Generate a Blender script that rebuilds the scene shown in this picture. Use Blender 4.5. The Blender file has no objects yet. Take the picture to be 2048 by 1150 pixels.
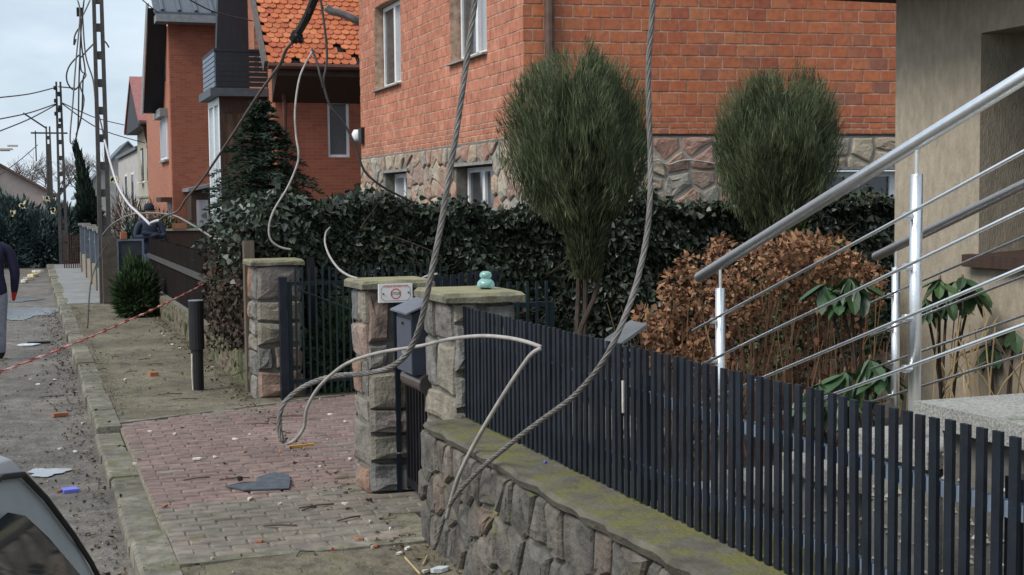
import bpy, math, random
import numpy as np
from mathutils import Vector, Matrix, Euler
R=math.radians
random.seed(7); rng=np.random.default_rng(7)
sc=bpy.context.scene; col=sc.collection
# ------------------------------------------------------------------ camera
F=2700.;W=2048;H=1150;CZ=2.0
ROLL=R(0.6);PITCH=math.atan((H/2-400.)/F)
V=Vector
S=V((-0.336,0.942,0)).normalized();N=V((S.y,-S.x,0));UP=V((0,0,1));O=V((0,0,CZ))
fw=V((0,math.cos(PITCH),-math.sin(PITCH)));up0=V((0,math.sin(PITCH),math.cos(PITCH)));rt0=V((1,0,0))
rt=rt0*math.cos(ROLL)-up0*math.sin(ROLL);upv=rt0*math.sin(ROLL)+up0*math.cos(ROLL)
cam=bpy.data.cameras.new('camera');co=bpy.data.objects.new('camera',cam);col.objects.link(co)
cam.sensor_width=36;cam.lens=36*F/W;cam.clip_end=2000;cam.clip_start=.05
m=Matrix((rt,upv,-fw)).transposed().to_4x4();m.translation=O;co.matrix_world=m
sc.camera=co;sc.render.resolution_x=1024;sc.render.resolution_y=575
# ------------------------------------------------------------------ world, sun
SUN_EL,SUN_AZ=46,-125     # azimuth measured from +Y, clockwise
w=bpy.data.worlds.new('World');sc.world=w;w.use_nodes=True
nt=w.node_tree;nd=nt.nodes;lk=nt.links;nd.clear()
out=nd.new('ShaderNodeOutputWorld');bg=nd.new('ShaderNodeBackground');sky=nd.new('ShaderNodeTexSky')
sky.sky_type='NISHITA';sky.sun_disc=False;sky.sun_elevation=R(SUN_EL);sky.sun_rotation=R(SUN_AZ);sky.dust_density=2
tc=nd.new('ShaderNodeTexCoord');mp=nd.new('ShaderNodeMapping');mp.inputs['Scale'].default_value=(2.2,2.2,6)
nz=nd.new('ShaderNodeTexNoise');nz.inputs['Scale'].default_value=1.7;nz.inputs['Detail'].default_value=7;nz.inputs['Roughness'].default_value=.55
cr=nd.new('ShaderNodeValToRGB');e=cr.color_ramp.elements
e[0].position=.32;e[0].color=(2.3,3.0,3.7,1);e[1].position=.68;e[1].color=(4.5,5.0,5.5,1)
mx=nd.new('ShaderNodeMixRGB');mx.inputs[0].default_value=.88
lk.new(tc.outputs['Generated'],mp.inputs[0]);lk.new(mp.outputs[0],nz.inputs['Vector']);lk.new(nz.outputs['Fac'],cr.inputs[0])
lk.new(sky.outputs[0],mx.inputs[1]);lk.new(cr.outputs[0],mx.inputs[2]);lk.new(mx.outputs[0],bg.inputs[0]);lk.new(bg.outputs[0],out.inputs[0])
bg.inputs[1].default_value=.1
sl=bpy.data.lights.new('sun','SUN');sl.energy=1.5;sl.angle=R(28);sl.color=(1,.96,.9)
so=bpy.data.objects.new('sun',sl);col.objects.link(so)
az=R(SUN_AZ);el=R(SUN_EL);sd=V((math.sin(az)*math.cos(el),math.cos(az)*math.cos(el),math.sin(el)))
so.rotation_euler=sd.to_track_quat('Z','Y').to_euler();so.location=(0,0,30)
vs=sc.view_settings;vs.view_transform='Standard';vs.look='None';vs.gamma=1;vs.exposure=1.0;vs.use_curve_mapping=False
# ------------------------------------------------------------------ pixel helpers (pixel = direction; the plane gives the distance)
def ray(x,y): return fw+rt*((x-W/2)/F)+upv*((H/2-y)/F)
def onz(x,y,z): r=ray(x,y);return O+r*((z-CZ)/r.z)
def onv(x,y,v): r=ray(x,y);return O+r*(v/r.dot(N))
def onu(x,y,u): r=ray(x,y);return O+r*(u/r.dot(S))
def ond(x,y,d): r=ray(x,y);return O+r*(d/r.y)
def P(u,v,z): return S*u+N*v+UP*z
# ------------------------------------------------------------------ materials
MATS={}
def mat(name,cols,rough=.8,ns=5,na=.3,bump=.25,bs=60,metal=0,moss=0,spec=.4,trans=0,mosscol=(.10,.105,.03),bd=.01,var=0,stain=0,alg=None):
    if name in MATS: return MATS[name]
    mt=bpy.data.materials.new(name);mt.use_nodes=True;t=mt.node_tree;n=t.nodes;l=t.links
    b=n['Principled BSDF'];b.inputs['Roughness'].default_value=rough;b.inputs['Metallic'].default_value=metal
    b.inputs['Specular IOR Level'].default_value=spec
    if trans: b.inputs['Transmission Weight'].default_value=trans
    if isinstance(cols,tuple): cols=[cols]
    geo=n.new('ShaderNodeNewGeometry')
    if len(cols)>1:
        oi=n.new('ShaderNodeObjectInfo');ad=n.new('ShaderNodeMath');ad.operation='ADD'
        fr=n.new('ShaderNodeMath');fr.operation='FRACT'
        l.new(oi.outputs['Random'],ad.inputs[0]);l.new(geo.outputs['Random Per Island'],ad.inputs[1]);l.new(ad.outputs[0],fr.inputs[0])
        rp=n.new('ShaderNodeValToRGB');rp.color_ramp.interpolation='LINEAR'
        el=rp.color_ramp.elements
        while len(el)<len(cols): el.new(.5)
        for i,c in enumerate(cols): el[i].position=i/(len(cols)-1);el[i].color=(*c,1)
        l.new(fr.outputs[0],rp.inputs[0]);src=rp.outputs[0]
    else:
        rg=n.new('ShaderNodeRGB');rg.outputs[0].default_value=(*cols[0],1);src=rg.outputs[0]
    def noise(scale,detail=5):
        q=n.new('ShaderNodeTexNoise');q.inputs['Detail'].default_value=detail;q.inputs['Roughness'].default_value=.6
        if isinstance(scale,tuple):
            mm=n.new('ShaderNodeMapping');mm.inputs['Scale'].default_value=scale;l.new(geo.outputs['Position'],mm.inputs[0]);l.new(mm.outputs[0],q.inputs['Vector']);q.inputs['Scale'].default_value=1
        else:
            l.new(geo.outputs['Position'],q.inputs['Vector']);q.inputs['Scale'].default_value=scale
        return q
    if na:
        q=noise(ns,6);mr=n.new('ShaderNodeMapRange');mr.inputs[1].default_value=.3;mr.inputs[2].default_value=.7
        mr.inputs[3].default_value=1-na;mr.inputs[4].default_value=1+na
        l.new(q.outputs['Fac'],mr.inputs[0])
        mu=n.new('ShaderNodeMixRGB');mu.blend_type='MULTIPLY';mu.inputs[0].default_value=1;l.new(src,mu.inputs[1]);l.new(mr.outputs[0],mu.inputs[2]);src=mu.outputs[0]
    if stain:   # slow wide blotches
        q=noise(.9,4);mr=n.new('ShaderNodeMapRange');mr.inputs[1].default_value=.35;mr.inputs[2].default_value=.65;mr.inputs[3].default_value=1-stain;mr.inputs[4].default_value=1+stain*.5
        l.new(q.outputs['Fac'],mr.inputs[0]);mu=n.new('ShaderNodeMixRGB');mu.blend_type='MULTIPLY';mu.inputs[0].default_value=1;l.new(src,mu.inputs[1]);l.new(mr.outputs[0],mu.inputs[2]);src=mu.outputs[0]
    if alg:   # patches of growth or dust with a shape of their own
        q=noise(alg[1],6);c=n.new('ShaderNodeMapRange');c.inputs[1].default_value=alg[2];c.inputs[2].default_value=alg[2]+.1;c.inputs[4].default_value=alg[3];l.new(q.outputs['Fac'],c.inputs[0])
        mu=n.new('ShaderNodeMixRGB');l.new(c.outputs[0],mu.inputs[0]);l.new(src,mu.inputs[1]);mu.inputs[2].default_value=(*alg[0],1);src=mu.outputs[0]
    if moss:
        q=noise(7,6);sx=n.new('ShaderNodeSeparateXYZ');l.new(geo.outputs['Normal'],sx.inputs[0])
        a=n.new('ShaderNodeMapRange');a.inputs[1].default_value=.55;a.inputs[2].default_value=.95;l.new(sx.outputs[2],a.inputs[0])
        c=n.new('ShaderNodeMapRange');c.inputs[1].default_value=.62-moss*.35;c.inputs[2].default_value=.8-moss*.35;l.new(q.outputs['Fac'],c.inputs[0])
        d=n.new('ShaderNodeMath');d.operation='MULTIPLY';l.new(a.outputs[0],d.inputs[0]);l.new(c.outputs[0],d.inputs[1])
        mu=n.new('ShaderNodeMixRGB');l.new(d.outputs[0],mu.inputs[0]);l.new(src,mu.inputs[1]);mu.inputs[2].default_value=(*mosscol,1);src=mu.outputs[0]
    l.new(src,b.inputs['Base Color'])
    if bump:
        q=noise(bs,5);bp=n.new('ShaderNodeBump');bp.inputs['Strength'].default_value=bump;bp.inputs['Distance'].default_value=bd
        l.new(q.outputs['Fac'],bp.inputs['Height']);l.new(bp.outputs[0],b.inputs['Normal'])
    MATS[name]=mt;return mt
BRICKC=[(.40,.115,.052),(.47,.15,.064),(.44,.13,.056),(.35,.098,.052),(.49,.175,.078),(.40,.12,.058),(.45,.14,.06),(.27,.105,.07)]
mbrick=mat('clinker_brick',BRICKC,.75,14,.22,.3,90,bd=.006,stain=.12)
mbrickf=mat('clinker_brick_street_lit',[(.49,.20,.125),(.44,.165,.10),(.51,.225,.145),(.41,.15,.092),(.48,.19,.118),(.45,.17,.105)],.8,9,.25,.3,90,bd=.006,stain=.2)  # paler copy for the street face, its brighter light put into the colour
mmortar=mat('mortar',(.44,.31,.23),.95,9,.5,.4,120)
mmortarg=mat('mortar_grey',(.16,.15,.13),.95,12,.35,.5,70)
STN=[(.20,.19,.17),(.13,.125,.115),(.24,.21,.16),(.17,.165,.155),(.27,.15,.10),(.22,.20,.18),(.15,.15,.15),(.25,.22,.17)]
mstone=mat('field_stone',STN,.85,9,.4,.8,38,bd=.02,moss=.25)
mstoneh=mat('house_stone',[(.35,.30,.225),(.27,.245,.205),(.34,.215,.16),(.42,.36,.27),(.25,.24,.22),(.34,.19,.145),(.33,.275,.205)],.85,7,.35,.7,30,bd=.02)
mstonew=mat('wall_stone',[(.125,.115,.10),(.10,.095,.085),(.15,.13,.11),(.115,.11,.10),(.17,.125,.10)],.88,8,.45,.9,34,bd=.02,moss=.35,alg=((.17,.19,.05),3.2,.62,.6))
mcap=mat('cap_slab',(.15,.14,.10),.9,9,.45,.9,40,moss=.8,mosscol=(.27,.25,.135))
mledge=mat('mossy_ledge',(.11,.10,.08),.95,6,.4,.8,35,moss=.62,mosscol=(.135,.13,.045),bd=.015)
mgreen_stain=mat('algae',(.25,.27,.05),.9,20,.4,.4,50)
manth=mat('anthracite_paint',[(.010,.014,.022),(.013,.017,.025),(.008,.012,.019),(.012,.015,.021)],.5,9,.4,.2,60,spec=.3,alg=((.03,.028,.023),26,.6,.4))
mdkgreen=mat('dark_green_steel',(.010,.022,.026),.5,12,.3,.1,60)
mblack=mat('black_paint',(.012,.012,.014),.45,9,.3,.15,50)
msteel=mat('brushed_stainless',(.86,.87,.88),.36,(30,30,4),.06,.05,90,metal=1)
mwhite=mat('white_pvc',(.72,.73,.74),.4,9,.08,0)
mglass=mat('window_glass',(.045,.05,.055),.06,2,.35,0,spec=.8)
mcurtain=mat('window_glass_curtain',(.33,.34,.36),.12,(14,14,.4),.3,0,spec=.8)
mstucco=mat('beige_stucco',(.345,.295,.225),.95,(22,22,9),.18,.55,(95,95,34),bd=.012,stain=.1)
mconc=mat('concrete',(.26,.255,.235),.92,12,.3,.5,60,stain=.2,moss=.1)
mterr=mat('terrazzo',[(.30,.295,.27)],.85,120,.5,.4,140,stain=.2,moss=.15)
mpebble=mat('pebbles',[(.42,.40,.34),(.5,.48,.42),(.28,.25,.2),(.2,.2,.18),(.46,.42,.33)],.7,20,.2,.1,60)
masph=mat('wet_asphalt_dirt',(.15,.13,.108),.62,6,.42,1,22,bd=.03,stain=.35,alg=((.085,.072,.06),1.6,.52,.75))
mdirt=mat('verge_dirt',(.17,.145,.105),.95,7,.5,1,30,bd=.02,stain=.4,moss=.30,mosscol=(.115,.11,.05),alg=((.105,.085,.06),2.3,.53,.7))
msoil=mat('garden_soil',(.055,.045,.032),.95,5,.4,1,30,bd=.02)
mkerb=mat('kerb_concrete',(.18,.165,.13),.92,9,.45,.9,40,stain=.45,moss=.36,mosscol=(.115,.11,.05))
mred=mat('red_paver',[(.195,.135,.118),(.225,.15,.132),(.18,.128,.112),(.205,.15,.13)],.9,9,.3,.5,70,stain=.22)
mgrey=mat('grey_paver',[(.205,.18,.145),(.175,.155,.13),(.225,.19,.155),(.19,.155,.13)],.9,9,.3,.5,70,stain=.25,moss=.15)
msand=mat('joint_sand',(.21,.19,.14),.95,30,.4,.6,60,moss=.3,mosscol=(.11,.12,.04))
mslab=mat('pavement_slab',(.225,.23,.225),.9,5,.2,.4,60,stain=.15)
mtile=mat('clay_tile',[(.50,.15,.055),(.44,.115,.045),(.56,.19,.08),(.38,.095,.045),(.53,.17,.07)],.75,12,.2,.2,60,stain=.12)
mdarkwood=mat('dark_cladding',(.018,.021,.028),.6,(30,30,3),.3,.3,(90,90,4))
mbrownw=mat('brown_wood',(.05,.028,.02),.65,(30,30,3),.3,.3,50)
mfence=mat('dark_wood_fence',[(.014,.0115,.011),(.02,.016,.014),(.010,.009,.009)],.95,(26,26,3),.35,.4,60,spec=.03)
mgutter=mat('brown_gutter',(.09,.035,.026),.5,8,.2,0)
mpipe=mat('rusty_downpipe',(.10,.06,.045),.65,9,.4,.2,40)
mcable=mat('grey_cable',(.19,.18,.165),.6,18,.3,.15,150)
mcabled=mat('dark_cable',(.05,.043,.04),.6,9,.3,.1,90)
mcablew=mat('light_cable',(.34,.315,.29),.6,14,.25,.1,90)
mivy=mat('ivy_leaf',[(.03,.042,.024),(.036,.050,.027),(.05,.062,.042),(.028,.04,.026),(.085,.098,.078),(.03,.046,.02)],.42,9,.25,0,spec=.5)
mivydead=mat('dead_leaf',[(.05,.032,.022),(.07,.045,.03),(.035,.025,.02),(.03,.035,.02)],.8,9,.3,0)
mjun=mat('juniper_foliage',[(.056,.083,.038),(.082,.11,.052),(.122,.14,.075),(.043,.068,.034),(.165,.175,.10)],.8,3.2,.5,0,spec=.2)
mspruce=mat('spruce_needles',[(.018,.034,.022),(.026,.046,.030),(.034,.056,.034),(.016,.03,.02)],.75,6,.2,0,spec=.2)
mbluejun=mat('blue_juniper',[(.045,.075,.078),(.065,.10,.10),(.04,.066,.07),(.085,.12,.115)],.8,5,.2,0,spec=.2)
mthuja=mat('thuja_foliage',[(.02,.04,.03),(.03,.052,.036),(.018,.034,.028)],.8,5,.2,0,spec=.2)
mgreenhedge=mat('green_hedge',[(.03,.055,.018),(.045,.075,.025),(.03,.05,.018)],.7,5,.2,0,spec=.3)
mtrunk=mat('bark',(.05,.036,.028),.95,(30,30,6),.4,.8,(60,60,10))
mtwig=mat('twigs',(.085,.055,.038),.9,9,.3,0)
mbare=mat('bare_branch',(.10,.08,.075),.9,9,.2,0)
mhyd=mat('dried_flower',[(.25,.13,.065),(.29,.145,.07),(.15,.066,.036),(.36,.21,.115),(.12,.055,.032)],.85,9,.25,0)
mstem=mat('dry_stem',[(.20,.105,.06),(.14,.07,.04),(.27,.17,.09)],.85,9,.25,0)
mreed=mat('straw',(.42,.31,.17),.8,9,.25,0)
mrho=mat('rhododendron_leaf',[(.035,.075,.03),(.05,.10,.045),(.03,.06,.026),(.07,.12,.04)],.38,9,.2,0,spec=.5)
mskin=mat('skin',(.42,.24,.17),.6,9,.1,0)
mnavy=mat('navy_jacket',(.022,.028,.055),.75,12,.3,.3,40)
mblackj=mat('dark_blue_jacket',(.016,.016,.045),.75,12,.3,.3,40)
mgreyt=mat('grey_trousers',(.26,.26,.31),.85,12,.25,.4,30)
mjean=mat('pale_jeans',(.20,.30,.36),.85,12,.25,.3,30)
mred2=mat('red_cloth',(.5,.02,.02),.7,9,.1,0)
mcar=mat('silver_car_paint',(.46,.50,.51),.38,6,.06,.03,200,metal=.35)
mrubber=mat('black_rubber',(.012,.012,.013),.6,9,.2,0)
mcarglass=mat('car_glass',(.02,.025,.03),.04,6,.1,0,spec=.9)
mwetsheet=mat('puddle_water',(.22,.235,.25),.16,3,.25,0,spec=1)  # pale base colour stands in for the reflected sky
mbluewhite=mat('pale_sheet',(.55,.6,.62),.5,9,.15,0)
mplaster=mat('plaster_shard',[(.6,.57,.5),(.5,.45,.36),(.66,.64,.6)],.9,20,.2,.3,60)
mfelt=mat('roofing_felt',(.075,.085,.10),.9,20,.35,.6,80)
mblue=mat('blue_plastic',(.13,.14,.55),.4,9,.1,0)
morange=mat('orange_brick_bit',[(.34,.13,.065),(.3,.15,.09)],.85,9,.25,.3,60)
mwoodbit=mat('pale_wood',(.5,.3,.12),.8,20,.25,.2,60)
mtape=mat('tape_red',[(.58,.16,.13)],.45,9,.15,0)
mtapew=mat('tape_white',(.66,.34,.30),.45,9,.1,0)
mbeigeh=mat('beige_render',(.36,.335,.27),.95,4,.12,.2,30)
mpaleh=mat('pale_render',(.42,.40,.38),.95,2,.2,.2,30)
mfarbrick=None
mmetalroof=mat('grey_roof_tile',(.09,.105,.125),.5,8,.15,0)
mredroof=mat('red_metal_roof',(.30,.11,.10),.55,6,.2,0)
mgreymetal=mat('grey_metal',(.24,.25,.26),.45,9,.2,0,metal=.3)
mbluegrey=mat('blue_grey_paint',(.16,.2,.26),.6,9,.2,0)
mshutter=mat('grey_shutter',(.36,.36,.40),.6,(1,1,60),.15,0)
def glass_mat():
    mt=mat('sea_glass',(.42,.74,.70),.06,9,.1,0,spec=.8);mt.node_tree.nodes['Principled BSDF'].inputs['Transmission Weight'].default_value=.55;return mt
msea=glass_mat()
def brickfar(name,c1,c2,bw=.25,bh=.075):
    mt=bpy.data.materials.new(name);mt.use_nodes=True;t=mt.node_tree;n=t.nodes;l=t.links;b=n['Principled BSDF'];b.inputs['Roughness'].default_value=.85
    tcn=n.new('ShaderNodeUVMap');bt=n.new('ShaderNodeTexBrick');bt.inputs['Scale'].default_value=1;bt.inputs['Brick Width'].default_value=bw;bt.inputs['Row Height'].default_value=bh
    bt.inputs['Mortar Size'].default_value=.006;bt.inputs['Color1'].default_value=(*c1,1);bt.inputs['Color2'].default_value=(*c2,1);bt.inputs['Mortar'].default_value=(.24,.12,.08,1)
    l.new(tcn.outputs[0],bt.inputs['Vector']);l.new(bt.outputs['Color'],b.inputs['Base Color']);return mt
mfarbrick=brickfar('far_brick',(.30,.085,.045),(.22,.06,.035))
mfarbrick2=brickfar('far_brick_lit',(.42,.17,.10),(.36,.13,.08))  # lit copy of the far brick, painted paler on street faces
# ------------------------------------------------------------------ mesh builder
def tag(o,label=None,cat=None,group=None,kind=None):
    if label:o['label']=label
    if cat:o['category']=cat
    if group:o['group']=group
    if kind:o['kind']=kind
    return o
def link(name,me,parent=None,loc=(0,0,0)):
    o=bpy.data.objects.new(name,me);col.objects.link(o);o.location=loc
    if parent:o.parent=parent
    return o
def wl(o):
    p=V(o.location)
    while o.parent: o=o.parent;p=p+V(o.location)
    return p
def thing(name,loc,label,cat,group=None,kind=None):
    return tag(link(name,None,None,loc),label,cat,group,kind)
class Fr:
    def __init__(s,o,ax,nrm): s.o=V(o);s.ax=V(ax).normalized();s.n=V(nrm).normalized()
    def pt(s,a,z,d=0): return s.o+s.ax*a+s.n*d+UP*z
SF=Fr((0,0,0),S,-N)          # a=u, d=-v
NF=Fr((0,0,0),N,-S)          # a=v, d=-u
class MB:
    def __init__(s): s.v=[];s.f=[]
    def add(s,vs,fs):
        k=len(s.v);s.v+= [tuple(x) for x in vs];s.f+=[tuple(i+k for i in f) for f in fs];return s
    def hexa(s,p): return s.add(p,[(0,3,2,1),(4,5,6,7),(0,1,5,4),(1,2,6,5),(2,3,7,6),(3,0,4,7)])
    def boxf(s,fr,a0,a1,z0,z1,d0,d1):
        return s.hexa([fr.pt(a0,z0,d0),fr.pt(a1,z0,d0),fr.pt(a1,z0,d1),fr.pt(a0,z0,d1),fr.pt(a0,z1,d0),fr.pt(a1,z1,d0),fr.pt(a1,z1,d1),fr.pt(a0,z1,d1)])
    def suv(s,u0,u1,v0,v1,z0,z1): return s.boxf(SF,u0,u1,z0,z1,-v1,-v0)
    def obox(s,c,ax,ay,az):
        c=V(c);ax,ay,az=V(ax),V(ay),V(az)
        return s.hexa([c-ax-ay-az,c+ax-ay-az,c+ax+ay-az,c-ax+ay-az,c-ax-ay+az,c+ax-ay+az,c+ax+ay+az,c-ax+ay+az])
    def quad(s,a,b,c,d): return s.add([a,b,c,d],[(0,1,2,3)])
    def tube(s,pts,r,n=8,cap=True):
        pts=[V(p) for p in pts];rs=r if isinstance(r,(list,tuple)) else [r]*len(pts)
        k=len(s.v);prev=None
        for i,p in enumerate(pts):
            t=(pts[min(i+1,len(pts)-1)]-pts[max(i-1,0)]);t=t.normalized() if t.length>1e-9 else UP
            if prev is None: a=t.orthogonal().normalized()
            else:
                a=prev-t*prev.dot(t);a=a.normalized() if a.length>1e-6 else t.orthogonal().normalized()
            prev=a;b=t.cross(a)
            for j in range(n):
                an=2*math.pi*j/n;s.v.append(tuple(p+(a*math.cos(an)+b*math.sin(an))*rs[i]))
        for i in range(len(pts)-1):
            for j in range(n):
                j2=(j+1)%n;s.f.append((k+i*n+j,k+i*n+j2,k+(i+1)*n+j2,k+(i+1)*n+j))
        if cap:
            s.f.append(tuple(k+j for j in reversed(range(n))));s.f.append(tuple(k+(len(pts)-1)*n+j for j in range(n)))
        return s
    def lathe(s,c,prof,n=16):
        k=len(s.v);c=V(c)
        for r,z in prof:
            for j in range(n):
                a=2*math.pi*j/n;s.v.append((c.x+r*math.cos(a),c.y+r*math.sin(a),c.z+z))
        for i in range(len(prof)-1):
            for j in range(n):
                j2=(j+1)%n;s.f.append((k+i*n+j,k+i*n+j2,k+(i+1)*n+j2,k+(i+1)*n+j))
        s.f.append(tuple(k+j for j in reversed(range(n))));s.f.append(tuple(k+(len(prof)-1)*n+j for j in range(n)));return s
    def prism(s,poly,d):     # poly: list of Vector in a plane, extruded by vector d
        n=len(poly);d=V(d);k=len(s.v);s.v+=[tuple(p) for p in poly]+[tuple(V(p)+d) for p in poly]
        s.f.append(tuple(k+i for i in range(n)));s.f.append(tuple(k+n+i for i in reversed(range(n))))
        for i in range(n): j=(i+1)%n;s.f.append((k+j,k+i,k+n+i,k+n+j))
        return s
    def build(s,name,mt,parent=None,smooth=False,uv=None,origin=None):
        base=wl(parent) if parent else (V(origin) if origin is not None else V((0,0,0)))
        me=bpy.data.meshes.new(name);me.from_pydata([(x-base.x,y-base.y,z-base.z) for x,y,z in s.v],[],s.f);me.materials.append(mt)
        if smooth: me.polygons.foreach_set('use_smooth',[True]*len(me.polygons))
        if uv is not None:
            ul=me.uv_layers.new(name='UVMap')
            for lp in me.loops:
                p=V(s.v[lp.vertex_index]);ul.data[lp.index].uv=uv(p)
        me.update()
        return link(name,me,parent,(0,0,0) if parent else base)
def bez(pts,n=8):
    pts=[V(p) for p in pts];o=[]
    for i in range(len(pts)-1):
        p0=pts[max(i-1,0)];p1=pts[i];p2=pts[i+1];p3=pts[min(i+2,len(pts)-1)]
        for k in range(n):
            t=k/n;o.append(.5*((2*p1)+(p2-p0)*t+(2*p0-5*p1+4*p2-p3)*t*t+(3*p1-p0-3*p2+p3)*t**3))
    o.append(pts[-1]);return o
def rsub(r,h):
    x0,x1,y0,y1=r;a0,a1,b0,b1=h
    if a1<=x0 or a0>=x1 or b1<=y0 or b0>=y1: return [r]
    o=[]
    if b0>y0:o.append((x0,x1,y0,b0))
    if b1<y1:o.append((x0,x1,b1,y1))
    yy0,yy1=max(y0,b0),min(y1,b1)
    if a0>x0:o.append((x0,a0,yy0,yy1))
    if a1<x1:o.append((a1,x1,yy0,yy1))
    return o
def rsubs(r,hs):
    L=[r]
    for h in hs: L=[q for x in L for q in rsub(x,h)]
    return [q for q in L if q[1]-q[0]>.012 and q[3]-q[2]>.012]
def panel(fr,r,holes,th,name,mt,parent,uv=None):
    mb=MB()
    for a0,a1,z0,z1 in rsubs(r,holes): mb.boxf(fr,a0,a1,z0,z1,-th,0)
    return mb.build(name,mt,parent,uv=uv)
def unitbrick(name,mt,ch=.06,chz=.1):
    # unit piece: x,z in -.5..+.5, y from 0 (back) to -1 (front), chamfered front edges
    v=[(-.5,0,-.5),(.5,0,-.5),(.5,0,.5),(-.5,0,.5),(-.5,-.75,-.5),(.5,-.75,-.5),(.5,-.75,.5),(-.5,-.75,.5),(-.5+ch*.4,-1,-.5+chz*.4),(.5-ch*.4,-1,-.5+chz*.4),(.5-ch*.4,-1,.5-chz*.4),(-.5+ch*.4,-1,.5-chz*.4)]
    f=[(0,1,5,4),(1,2,6,5),(2,3,7,6),(3,0,4,7),(4,5,9,8),(5,6,10,9),(6,7,11,10),(7,4,8,11),(8,9,10,11)]
    me=bpy.data.meshes.new(name);me.from_pydata(v,[],f);me.materials.append(mt);me.update();return me
def bricks(parent,fr,rects,me,mt,depth,joint,parts=True,name='brick'):
    M3=Matrix((fr.ax,-fr.n,UP)).transposed();base=wl(parent);rot=M3.to_euler()
    mb=MB()
    for a0,a1,z0,z1 in rects:
        j=joint/2;aa0,aa1,zz0,zz1=a0+j,a1-j,z0+j,z1-j
        if aa1-aa0<.01 or zz1-zz0<.01: continue
        dp=depth*random.uniform(.6,1.15);c=fr.pt((aa0+aa1)/2,(zz0+zz1)/2,0);sx,sz=aa1-aa0,zz1-zz0
        if parts:
            o=link(name,me,parent,c-base);o.rotation_euler=rot;o.scale=(sx,dp,sz)
        else:
            mb.add([c+fr.ax*(q.co.x*sx)-fr.n*(q.co.y*dp)+UP*(q.co.z*sz) for q in me.vertices],[tuple(p.vertices) for p in me.polygons])
    if not parts and mb.v:
        o=mb.build(name,mt,parent);o['kind']='stuff';return o
def courses(a0,a1,z0,z1,rows,holes):
    # rows: list of (height,length) from the bottom, last repeated
    out=[];z=z0;i=0
    while z<z1-.01:
        h,L=rows[min(i,len(rows)-1)];off=(L/2 if i%2 else 0)+random.uniform(-.015,.015)
        a=a0-off
        while a<a1:
            b=a+L*(1+random.uniform(-.05,.05));x0,x1=max(a,a0),min(b,a1);j1,j2=random.uniform(-.003,.003),random.uniform(-.003,.003)
            if x1-x0>.02:
                for q in rsubs((x0,x1,z+j1,min(z+h+j2,z1)),holes): out.append(q)
            a=b
        z+=h;i+=1
    return out
# voronoi stones
def clip(poly,px,py,nx,ny):
    o=[];n=len(poly)
    for i in range(n):
        a=poly[i];b=poly[(i+1)%n];da=(a[0]-px)*nx+(a[1]-py)*ny;db=(b[0]-px)*nx+(b[1]-py)*ny
        if da<=0:o.append(a)
        if (da<0<db) or (db<0<da):
            t=da/(da-db);o.append((a[0]+(b[0]-a[0])*t,a[1]+(b[1]-a[1])*t))
    return o
def vor(w,h,sx,sz,rnd,jit=.38):
    seeds=[];nx=max(1,round(w/sx));nz=max(1,round(h/sz))
    for i in range(nx):
        for j in range(nz):
            seeds.append(((i+.5+(.5 if j%2 else 0)*.6-.15+rnd.uniform(-jit,jit))*w/nx,(j+.5+rnd.uniform(-jit,jit))*h/nz))
    cells=[]
    for i,s in enumerate(seeds):
        poly=[(0,0),(w,0),(w,h),(0,h)]
        for k,t in enumerate(seeds):
            if k!=i and abs(t[0]-s[0])<3.2*w/nx and abs(t[1]-s[1])<3.2*h/nz:
                poly=clip(poly,(s[0]+t[0])/2,(s[1]+t[1])/2,t[0]-s[0],t[1]-s[1])
                if len(poly)<3: break
        if len(poly)>=3: cells.append(poly)
    return cells
def shrink(poly,j):
    n=len(poly);area=sum(poly[i][0]*poly[(i+1)%n][1]-poly[(i+1)%n][0]*poly[i][1] for i in range(n))
    if area<0: poly=poly[::-1]
    o=poly
    for i in range(n):
        a=poly[i];b=poly[(i+1)%n];dx,dy=b[0]-a[0],b[1]-a[1];L=math.hypot(dx,dy)
        if L<1e-6: continue
        nx,ny=dy/L,-dx/L
        o=clip(o,a[0]-nx*j,a[1]-ny*j,nx,ny)
        if len(o)<3:return None
    return o
def clean(poly,eps):
    o=[]
    for p in poly:
        if not o or math.hypot(p[0]-o[-1][0],p[1]-o[-1][1])>eps:o.append(p)
    if len(o)>2 and math.hypot(o[0][0]-o[-1][0],o[0][1]-o[-1][1])<eps:o.pop()
    return o
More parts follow.
